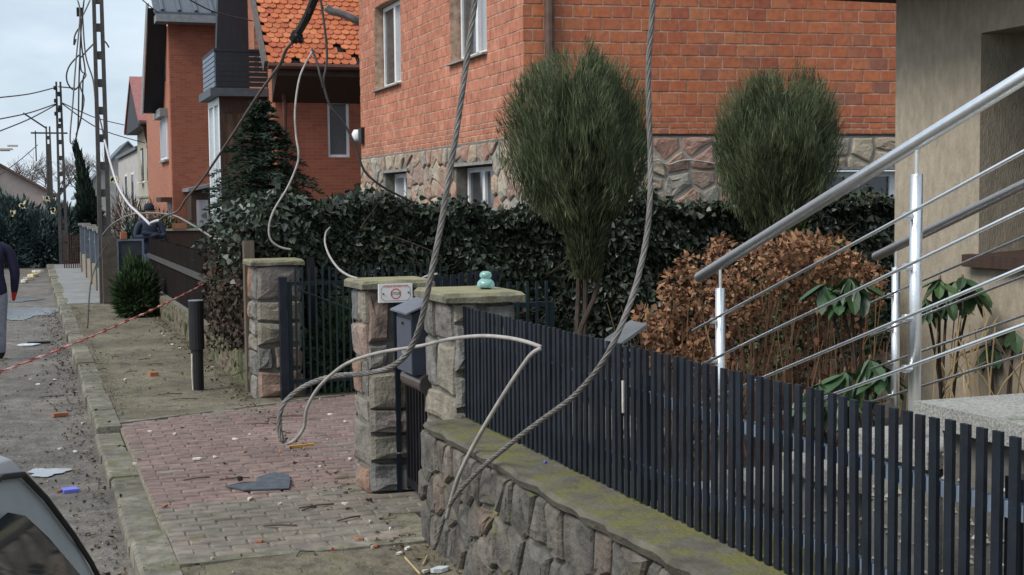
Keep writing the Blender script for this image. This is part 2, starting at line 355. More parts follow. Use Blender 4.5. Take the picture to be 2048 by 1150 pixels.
def stones(parent,fr,a0,z0,cells,mt,joint,depth,rnd,holes=(),name='stone',parts=True):
    mbs=MB()
    for poly in cells:
        p=shrink(poly,joint/2)
        if not p: continue
        p=clean(p,.015)
        if len(p)<3: continue
        cx=sum(q[0] for q in p)/len(p);cy=sum(q[1] for q in p)/len(p)
        bad=False
        for h in holes:
            if h[0]-.0<a0+cx<h[1] and h[2]<z0+cy<h[3]: bad=True
        if bad: continue
        if holes:
            for h in holes:
                xs=[a0+q[0] for q in p];zs=[z0+q[1] for q in p]
                if max(xs)>h[0] and min(xs)<h[1] and max(zs)>h[2] and min(zs)<h[3]:
                    # cut on the side of the hole the stone mostly lies on
                    if a0+cx<h[0]: p=clip(p,h[0]-a0,0,1,0)
                    elif a0+cx>h[1]: p=clip(p,h[1]-a0,0,-1,0)
                    elif z0+cy>h[3]: p=clip(p,0,h[3]-z0,0,-1)
                    else: p=clip(p,0,h[2]-z0,0,1)
            if len(p)<3: continue
        # subdivide long edges for a rough outline
        q=[];n=len(p);size=max(max(x[0] for x in p)-min(x[0] for x in p),max(x[1] for x in p)-min(x[1] for x in p))
        for i in range(n):
            a=p[i];b=p[(i+1)%n];L=math.hypot(b[0]-a[0],b[1]-a[1]);q.append(a)
            if L>.09: q.append(((a[0]+b[0])/2+rnd.uniform(-.05,.05)*L,(a[1]+b[1])/2+rnd.uniform(-.05,.05)*L))
        n=len(q);dp=depth*rnd.uniform(.65,1.25);tx,tz=rnd.uniform(-.25,.25),rnd.uniform(-.25,.25)
        vs=[];
        for sc_,dd,jt in ((1,-.01,0),(.985,.55,.0),(.86,1,.12),(.45,1.15,.3)):
            for x,y in q:
                xx=cx+(x-cx)*sc_;yy=cy+(y-cy)*sc_
                d=dp*(dd+rnd.uniform(-jt,jt))+((x-cx)*tx+(y-cy)*tz)*.25*(dd>.5)
                vs.append(fr.pt(a0+xx,z0+yy,d))
        fs=[]
        for r in range(3):
            for i in range(n): j=(i+1)%n;fs.append((r*n+i,r*n+j,(r+1)*n+j,(r+1)*n+i))
        fs.append(tuple(3*n+i for i in range(n)))
        if fr.ax.cross(UP).dot(fr.n)<0: fs=[f[::-1] for f in fs]
        if parts: MB().add(vs,fs).build(name,mt,parent)
        else: mbs.add(vs,fs)
    if not parts:
        o=mbs.build(name,mt,parent);o['kind']='stuff'
def rowcells(w,h,hs,rnd,two=.5):
    out=[];z=0
    while z<h-.02:
        hh=rnd.uniform(*hs)
        if h-(z+hh)<hs[0]*.7: hh=h-z
        k=2 if rnd.random()<two else 1
        xs=[0,w] if k==1 else [0,w*rnd.uniform(.35,.65),w]
        for i in range(len(xs)-1):
            def jx(x): return x if x in (0,w) else x+rnd.uniform(-.03,.03)
            out.append([(jx(xs[i]),z+rnd.uniform(-.012,.012)),(jx(xs[i+1]),z+rnd.uniform(-.012,.012)),(jx(xs[i+1]),z+hh+rnd.uniform(-.012,.012)),(jx(xs[i]),z+hh+rnd.uniform(-.012,.012))])
        z+=hh
    return out
# window in a facade: frame, panes, sill
def window(parent,fr,a0,a1,z0,z1,rec=.14,sill=None,panes=2,gm=None,fw_=.07,fmt=None,sillm=None):
    fmt=fmt or mwhite;mb=MB();d=-rec
    for x0,x1,y0,y1 in ((a0,a1,z0,z0+fw_),(a0,a1,z1-fw_,z1),(a0,a0+fw_,z0+fw_,z1-fw_),(a1-fw_,a1,z0+fw_,z1-fw_)): mb.boxf(fr,x0,x1,y0,y1,d-.06,d)
    wd=(a1-a0)/panes
    for i in range(1,panes): mb.boxf(fr,a0+wd*i-.055,a0+wd*i+.055,z0+fw_,z1-fw_,d-.055,d+.012)
    w_=mb.build('window',fmt,parent)
    for i in range(panes):
        x0=a0+wd*i+(fw_ if i==0 else .055);x1=a0+wd*(i+1)-(fw_ if i==panes-1 else .055)
        MB().boxf(fr,x0,x1,z0+fw_,z1-fw_,d-.045,d-.03).build('pane',(gm[i%len(gm)] if gm else mglass),w_)
    if sill: MB().hexa([fr.pt(a0-.08,z0-.05,-rec),fr.pt(a1+.08,z0-.05,-rec),fr.pt(a1+.08,z0-.05,sill),fr.pt(a0-.08,z0-.05,sill),fr.pt(a0-.08,z0-.002,-rec),fr.pt(a1+.08,z0-.002,-rec),fr.pt(a1+.08,z0-.025,sill),fr.pt(a0-.08,z0-.025,sill)]).build('sill',sillm or mconc,w_)
    return w_
# ================================================================== THE SETTING
def struct(name,mb,mt,label=None):
    o=mb.build(name,mt);o['kind']='structure';return o
def grid(u0,u1,v0,v1,z,nu,nv,amp):
    mb=MB();k=[[0]*(nv+1) for _ in range(nu+1)]
    vs=[];fs=[]
    for i in range(nu+1):
        for j in range(nv+1):
            vs.append(P(u0+(u1-u0)*i/nu,v0+(v1-v0)*j/nv,z+random.uniform(-amp,amp)))
    for i in range(nu):
        for j in range(nv): a=i*(nv+1)+j;fs.append((a,a+nv+1,a+nv+2,a+1))
    return mb.add(vs,[f[::-1] for f in fs])
struct('ground',MB().quad(V((-900,-200,-.06)),V((900,-200,-.06)),V((900,1600,-.06)),V((-900,1600,-.06))),mdirt)
struct('road',grid(-6,120,-5.2,.5,0,260,14,.006),masph)
struct('verge',grid(12.0,26.9,.62,2.3,.115,60,8,.010),mdirt)
struct('near_verge',grid(-3,7.2,.62,2.2,.115,40,8,.010),mdirt)
struct('far_pavement',MB().suv(26.9,45,.62,2.2,-.05,.125),mslab)
struct('neighbour_garden',MB().suv(13.6,70,2.14,30,-.05,.14),msoil)
struct('garden_soil',MB().suv(-4,8.1,2.36,12,-.05,.42),msoil)
struct('rear_garden',MB().suv(8.1,13.6,4.9,14,-.05,.15),msoil)
kerb=link('kerb',None,None,P(20,.57,0));kerb['kind']='structure'
u=-1.0;kb=wl(kerb)
while u<45:
    L=.98+random.uniform(-.02,.02);z=.125+random.uniform(-.008,.008)
    v0=.47+random.uniform(-.015,.015)
    drop=.05 if 7.6<u<11.6 else 0
    mb=MB();e=.02
    pr=[(0,-.1),(0,z-drop-e),(e,z-drop),(.2,z-drop),(.2,-.1)]
    mb.prism([P(u+.008,v0+a,b) for a,b in pr],S*(L-.016))
    mb.build('kerb_stone',mkerb,kerb);u+=L
# paved driveway
drive=link('driveway',None,None,P(9.8,1.4,0));drive['kind']='structure'
MB().suv(7.2,12.05,.675,2.15,.0,.108).build('bedding_sand',msand,drive)
MB().suv(8.1,13.6,2.15,4.9,.0,.1075).build('bedding_sand',msand,drive)
MB().suv(7.1,7.2,.68,2.12,.0,.126).build('edging',mkerb,drive)
MB().prism([P(11.95,.68,.0),P(12.04,.68,.0),P(12.95,2.9,.0),P(12.86,2.9,.0)],UP*.128).build('edging',mkerb,drive)
pv=[]
row=0;uu=7.205
while uu<12.9:
    off=.1025 if row%2 else 0;vv=.68-off
    while vv<3.6:
        a0,a1=max(vv,.68),vv+.205
        vm=(a0+a1)/2;um=uu+.0525
        ok=um<11.95+.41*(vm-.68) and (vm<2.0 or 8.95<um<12.9) and a1-a0>.03
        if vm>2.0 and not(8.95<um<12.9): ok=ok or (vm<2.35 and 7.8<um<8.4)
        if ok: pv.append((uu,a0,a1))
        vv+=.205
    uu+=.105;row+=1
def pavermesh(mt):
    ch=.06;v=[(-.5,-.5,0),(.5,-.5,0),(.5,.5,0),(-.5,.5,0),(-.5,-.5,.85),(.5,-.5,.85),(.5,.5,.85),(-.5,.5,.85),(-.46,-.43,1),(.46,-.43,1),(.46,.43,1),(-.46,.43,1)]
    f=[(0,1,5,4),(1,2,6,5),(2,3,7,6),(3,0,4,7),(4,5,9,8),(5,6,10,9),(6,7,11,10),(7,4,8,11),(8,9,10,11)]
    me=bpy.data.meshes.new('paver');me.from_pydata(v,[],f);me.materials.append(mt);return me
pm={0:pavermesh(mgrey),1:pavermesh(mred)};rotp=math.atan2(N.y,N.x)
pv.sort(key=lambda q:q[0]+max(0,q[1]-2)*3);stf={0:MB(),1:MB()}
for i,(uu,a0,a1) in enumerate(pv):
    c=P(uu+.0525,(a0+a1)/2,.06);red=1 if (uu>8.33+.3*((a0+a1)/2-.5)+random.gauss(0,.03)) else 0
    if red and random.random()<.04: red=0
    sx,sy,sz=a1-a0-.009,.105-.009,.062+random.uniform(-.004,.004);rz=rotp+random.gauss(0,.008)
    if i<300:
        o=link('paver',pm[red],drive,c-wl(drive));o.rotation_euler=(random.gauss(0,.012),random.gauss(0,.012),rz);o.scale=(sx,sy,sz)
    else:
        stf[red].add([c+N*(q.co.x*sx)+S*(q.co.y*sy)+UP*(q.co.z*sz) for q in pm[red].vertices],[tuple(p.vertices) for p in pm[red].polygons])
for k in (0,1):
    o=stf[k].build('paver_field',(mgrey,mred)[k],drive);o['kind']='stuff'
# ================================================================== NEAR GARDEN WALL AND SLAT FENCE
rw=random.Random(3)
wall=thing('stone_wall',P(3.5,2.2,.1),'low grey field stone wall with mossy ledge carrying the slat fence','wall')
MB().suv(-1,7.075,2.04,2.49,-.05,.735).build('core',mmortarg,wall);MB().suv(7.075,7.2,2.05,2.165,-.05,.72).build('core',mmortarg,wall)
mb=MB();n=120;vs=[];e=0
for i in range(n+1):
    a=-1+8.075*i/n;e=max(-.012,min(.02,e*.6+random.uniform(-.012,.014)));dz=random.uniform(-.004,.004)
    vs+=[P(a,2.5,.74),P(a,2.005+e,.742),P(a,1.99+e,.775+dz),P(a,2.005+e,.793+dz),P(a,2.2,.80+dz),P(a,2.5,.80)]
fs=[]
for i in range(n):
    for j in range(6): k=(j+1)%6;fs.append((i*6+j,i*6+k,(i+1)*6+k,(i+1)*6+j))
fs+=[tuple(range(6)),tuple(n*6+j for j in range(5,-1,-1))]
mb.add(vs,[f[::-1] for f in fs])
mb.build('ledge',mledge,wall)
wf=Fr(N*2.04,S,-N)
cells=vor(5.92,.655,.15,.24,rw)
stones(wall,wf,1.3,.08,cells,mstonew,.018,.026,rw)
fence=thing('slat_fence',P(3.5,2.26,.8),'anthracite metal slat fence standing on the mossy stone wall','fence')
def slatmesh(h):
    mb=MB();v=[(-.0155,-.006,0),(.0155,-.006,0),(.0155,.006,0),(-.0155,.006,0)]
    v2=[(x,y,h) for x,y,_ in v]
    me=bpy.data.meshes.new('slat');me.from_pydata(v+v2,[],[(0,3,2,1),(4,5,6,7),(0,1,5,4),(1,2,6,5),(2,3,7,6),(3,0,4,7)]);me.materials.append(manth);return me
sm=slatmesh(.61);rs=math.atan2(S.y,S.x);fb=wl(fence);u=7.06;i=0
while u>.6:
    o=link('slat',sm,fence,P(u,2.24,.805+random.uniform(-.003,.003))-fb);o.rotation_euler=(random.gauss(0,.004),random.gauss(0,.004),rs);u-=.0612;i+=1
MB().suv(.5,7.1,2.249,2.275,1.205,1.245).build('rail',mbluegrey,fence)
MB().suv(.5,7.1,2.249,2.275,.905,.945).build('rail',mbluegrey,fence)
for u in (6.9,4.85,2.7): MB().suv(u-.03,u+.03,2.277,2.33,.76,1.3).build('post',manth,fence)
# torn notch on one slat: pale scar
MB().suv(4.925,4.937,2.225,2.231,1.14,1.27).build('paint_scar',mplaster,fence)
# ================================================================== GATE PIERS
def pier(u0,u1,v0,v1,z1,label,rs,group):
    t=thing('gate_pier',P((u0+u1)/2,(v0+v1)/2,.1),label,'gate pier',None)
    MB().suv(u0+.02,u1-.02,v0+.02,v1-.02,.0,z1).build('core',mmortarg,t)
    rr=random.Random(rs)
    f1=Fr(N*(v0+.02),S,-N);f2=Fr(S*(u0+.02),N,-S);f3=Fr(S*(u1-.02),N,S);f4=Fr(N*(v1-.02),S,N)
    stones(t,f2,v0,.1,rowcells(v1-v0,z1-.1,(.15,.30),rr,.45),mstone,.026,.04,rr)
    stones(t,f1,u0,.1,rowcells(u1-u0,z1-.1,(.14,.3),rr,.75),mstone,.024,.032,rr)
    stones(t,f3,v0,.1,rowcells(v1-v0,z1-.1,(.2,.3),rr,.4),mstone,.026,.03,rr)
    stones(t,f4,u0,.1,rowcells(u1-u0,z1-.1,(.2,.3),rr,.5),mstone,.026,.03,rr)
    mb=MB();e=.045
    ring=[]
    for k in range(16):
        a=k/16*4;s=int(a);f=a-s
        c=[(u0-e,v0-e),(u1+e,v0-e),(u1+e,v1+e),(u0-e,v1+e)];p=c[s];q=c[(s+1)%4]
        ring.append((p[0]+(q[0]-p[0])*f+rr.uniform(-.012,.012),p[1]+(q[1]-p[1])*f+rr.uniform(-.012,.012)))
    vs=[P(a,b,z1+rr.uniform(-.008,.004)) for a,b in ring]+[P(a,b,z1+.032+rr.uniform(-.006,.006)) for a,b in ring]+[P((u0+u1)/2+(a-(u0+u1)/2)*.93,(v0+v1)/2+(b-(v0+v1)/2)*.93,z1+.05) for a,b in ring]
    fs=[tuple(range(15,-1,-1)) if False else tuple(range(16))]+[(i,i+16,(i+1)%16+16,(i+1)%16) for i in range(16)]+[(i+16,i+32,(i+1)%16+32,(i+1)%16+16) for i in range(16)]+[tuple(47-i for i in range(16))]
    mb.add(vs,[f[::-1] for f in fs]);mb.build('cap',mcap,t);return t
pier(8.45,8.86,2.02,2.43,1.44,'stone gate pier with mossy cap carrying the white STOP plate',11,None)
pier(7.08,7.66,2.175,2.55,1.44,'stone gate pier with glass insulator on its mossy cap beside the slat fence',12,None)
pier(12.98,13.4,2.02,2.46,1.40,'stone gate pier with pale and reddish stones beside the wooden fence',23,None)
# STOP plate
sg=thing('sign',P(8.43,2.2,1.35),'white plate with red STOP octagon fixed to the stone pier','sign')
sf=Fr(S*8.392,N,-S)
MB().boxf(sf,2.09,2.312,1.352,1.472,-.03,0).build('plate',mat('sign_white',(.72,.70,.68),.4,9,.05,0),sg)
def rrect(mb,fr,a0,a1,z0,z1,t,d):
    c=.02
    pts=[(a0+c,z0),(a1-c,z0),(a1,z0+c),(a1,z1-c),(a1-c,z1),(a0+c,z1),(a0,z1-c),(a0,z0+c)]
    cx,cz=(a0+a1)/2,(z0+z1)/2;n=len(pts)
    for i in range(n):
        p,q=pts[i],pts[(i+1)%n]
        def ins(x): return (x[0]+(t if x[0]<cx else -t),x[1]+(t if x[1]<cz else -t))
        a,b=ins(p),ins(q);mb.quad(fr.pt(*p,d),fr.pt(*q,d),fr.pt(*b,d),fr.pt(*a,d))
rb=MB();rrect(rb,sf,2.104,2.298,1.362,1.462,.0022,.0015);rb.build('border',mat('sign_grey',(.12,.12,.12),.5,9,0,0),sg)
ob=MB();oc=(2.201,1.408)
for k in range(8):
    a=math.pi/8+k*math.pi/4;b=a+math.pi/4
    ob.quad(*[sf.pt(oc[0]+r*math.cos(t),oc[1]+r*math.sin(t),.0015) for r,t in ((.036,a),(.036,b),(.029,b),(.029,a))])
ob.build('octagon',mat('sign_red',(.62,.07,.04),.5,9,0,0),sg)
def text(body,fr,a,z,size,mt,parent,d=.0018,name='lettering',bold=0):
    cu=bpy.data.curves.new('lettering','FONT');cu.body=body;cu.size=size;cu.align_x='CENTER';cu.align_y='CENTER';cu.offset=bold
    o=bpy.data.objects.new('tmp',cu);col.objects.link(o)
    me=bpy.data.meshes.new_from_object(o.evaluated_get(bpy.context.evaluated_depsgraph_get()));bpy.data.objects.remove(o)
    me.name=name;me.materials.clear();me.materials.append(mt)
    t=link(name,me,parent,fr.pt(a,z,d)-wl(parent));t.rotation_euler=Matrix((fr.ax,UP,fr.n)).transposed().to_euler();return t
text('STOP',sf,oc[0],oc[1],.026,MATS['sign_grey'],sg,bold=.0004)
text('TEREN PRYWATNY',sf,2.201,1.4545,.0185,MATS['sign_red'],sg,bold=.0002)
sb=MB()
for a,z in ((2.118,1.41),(2.285,1.415)): sb.lathe(sf.pt(a,z,.002),[(.005,-.004),(.005,.004)],8)
sb.build('screw',mblack,sg)
# pedestrian gate with letter box and newspaper tube
pg=thing('pedestrian_gate',P(8.05,2.3,.1),'narrow black steel gate closed between the two stone piers','gate')
mb=MB()
for a0,a1 in ((7.70,7.74),(8.38,8.43)): mb.suv(a0,a1,2.26,2.30,.14,1.30)
mb.suv(7.74,8.38,2.26,2.30,1.25,1.30);mb.suv(7.74,8.38,2.26,2.30,.16,.21);mb.build('frame',mblack,pg)
for k in range(9): MB().suv(7.775+k*.07,7.80+k*.07,2.27,2.29,.2101,1.2499).build('bar',mblack,pg)
MB().suv(8.405,8.435,2.195,2.225,.11,1.34).build('post',manth,pg)
MB().suv(7.745,8.375,2.301,2.306,.22,1.24).build('sheet',manth,pg)
lb=thing('letter_box',P(7.81,2.16,.97),'blue grey metal letter box with sloped lid on the pedestrian gate','letter box')
mlb=mat('letterbox_lit_front',(.075,.086,.115),.45,9,.12,.05,60,metal=.2);mlb2=mat('letterbox_shaded_side',(.022,.028,.045),.5,9,.2,.05,60)  # lit street face and shaded side put into the two paint colours
MB().hexa([P(7.64,2.10,.975),P(7.98,2.10,.975),P(7.98,2.26,.975),P(7.64,2.26,.975),P(7.64,2.10,1.335),P(7.98,2.10,1.335),P(7.98,2.26,1.40),P(7.64,2.26,1.40)]).build('body',mlb2,lb)
MB().suv(7.645,7.975,2.094,2.0999,.98,1.30).build('door',mlb,lb)
MB().hexa([P(7.615,2.06,1.335),P(8.0,2.06,1.335),P(8.0,2.27,1.418),P(7.615,2.27,1.418),P(7.615,2.06,1.345),P(8.0,2.06,1.345),P(8.0,2.27,1.43),P(7.615,2.27,1.43)]).build('lid',mat('letterbox_lid',(.135,.145,.175),.4,9,.12,0,metal=.2),lb)
MB().obox(P(7.80,2.089,1.10),S*.03,N*.005,UP*.012).build('handle',msteel,lb)
MB().lathe(P(7.82,2.09,1.27),[(.008,-.008),(.008,.008)],8).build('lock',mblack,lb)
npt=thing('newspaper_tube',P(7.8,2.2,.85),'brown metal newspaper tube under the letter box','newspaper tube')
mtub=mat('tube_brown',(.13,.10,.09),.3,9,.2,0,metal=.6)
MB().tube([P(7.99,2.17,.925),P(7.60,2.185,.92)],.056,20).build('barrel',mtub,npt,smooth=False)
MB().tube([P(7.604,2.185,.92),P(7.575,2.185,.92)],.062,20).build('end_cap',mat('tube_cap',(.05,.045,.045),.35,9,.2,0,metal=.4),npt)
MB().suv(7.78,7.83,2.20,2.262,.90,.94).build('bracket',mblack,npt)
# glass insulator
gi=thing('glass_insulator',P(7.35,2.44,1.487),'blue green glass insulator standing on the mossy pier cap','insulator')
gp=ond(968,573,P(7.33,2.44,0).y)
c=P(7.36,2.465,1.487)
MB().lathe(c+UP*.012,[(.043,0),(.05,.006),(.052,.02),(.046,.034),(.034,.046),(.028,.05),(.027,.056),(.034,.06),(.036,.072),(.03,.086),(.016,.094)],20).build('body',msea,gi,smooth=True)
MB().lathe(c,[(.03,0),(.03,.013)],14).build('base_ring',mblack,gi)
# ================================================================== DRIVE GATE LEAVES
def barleaf(name,u,v0,v1,z0,z1,label,nb,ext=.14,post=True,m=mdkgreen):
    t=thing(name,P(u,v0,.1),label,'gate')
    f=Fr(S*u,N,-S);mb=MB()
    mb.boxf(f,v0,v1,z1-.035,z1,-.02,.02);mb.boxf(f,v0,v1,z0+.13,z0+.165,-.02,.02)
    if post: mb.boxf(f,v0,v0+.045,z0,z1-.0351,-.022,.022);mb.boxf(f,v1-.045,v1,z0,z1-.0351,-.022,.022)
    mb.build('frame',m,t)
    for k in range(nb):
        a=v0+.08+(v1-v0-.14)*k/(nb-1)
        MB().boxf(f,a-.009,a+.009,z0+.03,z1+ext,.0205,.034).build('bar',m,t)
    return t
g1=barleaf('drive_gate',12.86,2.30,3.95,.13,1.24,'dark green bar gate leaf swung open beside the far stone pier',24)
MB().suv(12.80,12.88,2.22,2.295,.1,1.29).build('hinge_post',manth,g1)
MB().suv(13.5,13.58,2.62,2.70,.1,1.45).build('stop_post',mblack,g1)
br=MB().tube([P(12.83,2.40,1.17),P(12.83,3.4,.75)],.008,6);br.build('brace',m:=mdkgreen,g1)
nl=thing('slat_gate_leaf',P(9.0,2.5,.1),'open anthracite slat gate leaf with arched top behind the stone piers','gate')
f=Fr(S*9.05,N,-S);mb=MB();mb.boxf(f,2.46,3.14,.25,.29,-.03,-.012);mb.boxf(f,2.46,3.14,1.2,1.24,-.03,-.012);mb.build('rail',manth,nl)
for k in range(11):
    a=2.47+k*.0605;MB().boxf(f,a,a+.04,.18,1.455+.045*min(1,k/9),-.012,.003).build('slat',manth,nl)
wg=barleaf('wire_gate',8.35,2.66,3.27,.45,1.325,'low dark bar gate with square frame behind the insulator pier',8,.14)
# lawn shrub seen through the bars
# ================================================================== BRICK HOUSE WITH STONE BASEMENT
H1V=6.02;CU=16.33;C1=P(CU,H1V,0)
house=thing('brick_house',C1+UP*.1,'large red brick house with rough stone basement and white windows','house')
R1=V((math.sin(R(78.2)),math.cos(R(78.2)),0));N1=V((R1.y,-R1.x,0))
if N1.y>0:N1=-N1
LF=Fr(N*H1V,S,-N);RF=Fr(C1,R1,N1);ZB=2.83;ZT=6.6
mwl=25.35
wl_holes=[(22.35,24.15,4.03,5.50),(17.8,19.5,4.06,5.55)];bs_holes=[(22.0,23.55,1.55,2.50),(17.6,19.3,1.55,2.50)]
panel(LF,(CU+.0,mwl,ZB,ZT),wl_holes,.4,'wall',mmortar,house);panel(LF,(CU+.0,mwl,.1,ZB),bs_holes,.4,'basement_wall',mmortarg,house)
RW=6.6;rb_holes=[(3.85,5.9,1.5,2.36)]
panel(RF,(.02,RW,ZB,ZT),[],.38,'wall',mmortar,house);panel(RF,(.02,RW,.1,ZB),rb_holes,.38,'basement_wall',mat('mortar_pale',(.33,.30,.25),.95,12,.25,.4,60),house)
BR=unitbrick('brick',mbrick);BRF=unitbrick('brick_street',mbrickf)
rows=[(.075,.13),(.077,.26),(.077,.26),(.158,.26)]
rr=courses(-.02,RW,ZB+.01,ZT,rows,[])
vis=[];rest=[]
for q in rr:
    ctr=RF.pt((q[0]+q[1])/2,(q[2]+q[3])/2);d=ctr-O;x=W/2+F*d.dot(rt)/d.dot(fw);y=H/2-F*d.dot(upv)/d.dot(fw)
    (vis if (y>-8 and x<1815) else rest).append(q)
vis=[q for q in vis if q[3]-q[2]>.1]+[q for q in vis if q[3]-q[2]<=.1]
rest+=vis[300:];vis=vis[:300]
bricks(house,RF,vis,BR,mbrick,.009,.017)
bricks(house,RF,rest,BR,mbrick,.009,.017,parts=False,name='brick_courses')
rl=courses(CU-.012,mwl+.012,ZB+.01,ZT,rows,wl_holes)
bricks(house,LF,rl,BRF,mbrickf,.007,.017,parts=False,name='street_brick_courses')
r2=random.Random(5)
stones(house,RF,0,.12,vor(RW,ZB-.14,.36,.25,r2,.44),mstoneh,.042,.028,r2,rb_holes)
stones(house,LF,CU,.12,vor(mwl-CU,ZB-.14,.32,.26,r2,.44),mstoneh,.03,.03,r2,bs_holes)
MB().boxf(RF,-.02,RW,ZB-.006,ZB+.012,-.01,.022).build('damp_course',mblack,house)
window(house,LF,22.42,24.10,4.03,5.48,.15,.08,2,[mcurtain,mglass]);window(house,LF,17.85,19.45,4.06,5.53,.15,.08,2,[mcurtain,mglass])
window(house,LF,22.05,23.5,1.6,2.48,.16,None,2,[mglass,mcurtain]);window(house,LF,17.65,19.25,1.6,2.48,.16,None,2,[mglass,mglass])
for a0,a1 in ((21.9,23.65),(17.5,19.4)): MB().boxf(LF,a0,a1,2.50,2.545,-.1,.05).build('lintel',mconc,house)
window(house,RF,3.9,5.85,1.55,2.34,.14,None,3,[mglass]);MB().boxf(RF,3.7,6.0,2.36,2.40,-.1,.06).build('lintel',mconc,house)
dp=RF.pt(.32,0,.07);MB().tube([dp+UP*.2,dp+UP*ZT],.065,10).build('downpipe',mpipe,house)
for z in (3.6,5.2): MB().tube([dp+UP*z,dp+UP*(z+.05)],.075,10).build('pipe_bracket',mpipe,house)
ap=onv(716,270,H1V-.02)
MB().lathe(ap-UP*.12,[(.09,0),(.12,.05),(.12,.15),(.08,.22)],14).build('alarm_siren',mwhite,house,smooth=True)
MB().boxf(LF,25.05,25.3,3.1,3.4,.0,.07).build('siren_base',mblack,house)
# hip roof (above the frame) and hidden far walls
A=[LF.pt(CU-.5,ZT,.5),LF.pt(mwl+.5,ZT,.5),LF.pt(mwl+.5,ZT,-8),RF.pt(RW+.3,ZT,.5)]
rc=(A[0]+A[1]+A[2]+A[3])/4+UP*2.6
mb=MB();mb.add(A+[rc],[(0,1,4),(1,2,4),(2,3,4),(3,0,4),(3,2,1,0)]);mb.build('roof',mredroof,house)
MB().boxf(Fr(S*mwl,N,S),H1V+.05,H1V+6,.1,ZT-.01,-.35,-.02).build('end_wall',mmortar,house)
# loose cable clipped along the basement stones
cb=[RF.pt(1.5,2.42,.06),RF.pt(1.75,2.5,.07),RF.pt(1.9,2.44,.07),RF.pt(2.2,2.5,.06),RF.pt(2.9,2.4,.07),RF.pt(3.3,2.44,.06)]
MB().tube(bez(cb,5),.012,5).build('loose_cable',mcablew,house)
# bent service mast at the far end of the house
sp=[onu(652,14,25.6),onu(662,22,25.6),onu(672,24,25.6),onu(690,30,25.6),onu(712,40,25.6),onu(730,48,25.7)]
mo=MB().tube(bez(sp,4),.075,10).build('service_mast',mgreymetal,None,origin=sp[-1]);tag(mo,'bent grey service mast pipe sticking out past the brick house end','pipe')
# ================================================================== BEIGE STUCCO HOUSE
h2=thing('stucco_house',P(5,5.5,.1),'beige stucco house with deep dark window recess behind the steel railing','house')
BF=Fr(N*5.5,S,-N);hole=(5.3,6.86,1.62,2.985)
panel(BF,(.5,7.72,.1,3.33),[hole],.5,'wall',mstucco,h2)
MB().suv(.5,7.72,6.0,11,.1,3.33).build('body',mstucco,h2)
window(h2,BF,5.32,6.84,1.66,2.97,.40,None,2,[mat('dark_door_glass',(.012,.018,.035),.08,4,.2,0,spec=.7)],.06,fmt=manth)
MB().hexa([BF.pt(5.25,1.585,-.4),BF.pt(6.93,1.585,-.4),BF.pt(6.93,1.56,.07),BF.pt(5.25,1.56,.07),BF.pt(5.25,1.66,-.4),BF.pt(6.93,1.66,-.4),BF.pt(6.93,1.635,.07),BF.pt(5.25,1.635,.07)]).build('sill',mbrownw,h2)
MB().suv(.3,8.0,4.85,11.2,3.33,3.47).build('eave',mdarkwood,h2)
MB().hexa([P(.3,4.85,3.47),P(8.0,4.85,3.47),P(8.0,11.2,3.47),P(.3,11.2,3.47),P(1.3,6.5,5.2),P(7,6.5,5.2),P(7,9.5,5.2),P(1.3,9.5,5.2)]).build('roof',mmetalroof,h2)
# ================================================================== STAIR AND STAINLESS RAILINGS
st=thing('entrance_stair',P(4.4,3.3,.4),'grey terrazzo garden stair with pebble dashed side','stair')
stp=[(5.25,4.78,.75),(4.78,4.33,.90),(4.33,3.88,1.05),(3.88,3.47,1.21)]
for a,b,z in stp:
    MB().suv(b-.02,a+.03,2.585,4.02,z-.055,z).build('tread',mterr,st)
    MB().suv(b,a-.02,2.63,3.98,.3,z-.0551).build('riser_block',mconc,st)
MB().suv(.6,3.47,2.55,4.2,1.30,1.37).build('landing_slab',mterr,st)
MB().suv(.6,3.42,2.62,4.15,.3,1.2999).build('landing_base',mmortarg,st)
pb=MB()
for k in range(1500):
    a=random.uniform(.8,5.2);zt=[z for x,y,z in stp if y<=a<=x];zt=(zt[0]-.06) if zt else 1.29
    z=random.uniform(.42,zt)
    if a>3.42 and z<.42: continue
    vv=2.62 if a<3.42 else 2.63;r=random.uniform(.008,.017)
    c=P(a,vv,z);pb.add([c-S*r,c-UP*r*.8,c+S*r,c+UP*r*.8,c-N*r*.7],[(0,4,1),(1,4,2),(2,4,3),(3,4,0)])
o=pb.build('pebble_dash',mpebble,st);o['kind']='stuff'
def railing(v,A,Bp,posts,zoff,label):
    # A,B: (u,z) of the handrail line
    t=thing('stair_railing',P(posts[0],v,zoff),label,'railing',None)
    def zz(u): return A[1]+(Bp[1]-A[1])*(u-A[0])/(Bp[0]-A[0])
    d=(P(Bp[0],v,Bp[1])-P(A[0],v,A[1])).normalized()
    MB().tube([P(A[0],v,A[1]),P(Bp[0],v,Bp[1])],.0225,20).build('handrail',msteel,t,smooth=True)
    for u in posts:
        zb=max([z for x,y,z in stp if y-.1<=u<=x+.1]+([1.37] if u<3.47 else [])+[.70])-.03
        pt=MB().tube([P(u,v,zb),P(u,v,zz(u)-.10)],.0205,16).build('post',msteel,t,smooth=True)
        MB().tube([P(u,v,zz(u)-.10),P(u,v,zz(u)-.015)],.006,8).build('pin',msteel,pt)
        for k in range(4):
            z=zz(u)-.235-k*.165
            MB().tube([P(u,v-.045,z),P(u,v-.0,z)],.013,10).build('rod_holder',msteel,pt)
    vr=v-.045
    for k in range(4):
        dz=-.235-k*.165;ue=A[0]-.03
        MB().tube([P(ue,vr,zz(ue)+dz),P(Bp[0],vr,zz(Bp[0])+dz)],.0062,8).build('rod',msteel,t,smooth=True)
    return t
railing(2.7,(5.18,1.66),(2.2,2.67),[4.99,3.675,2.36],.75,'stainless steel stair railing on the fence side with four rods')
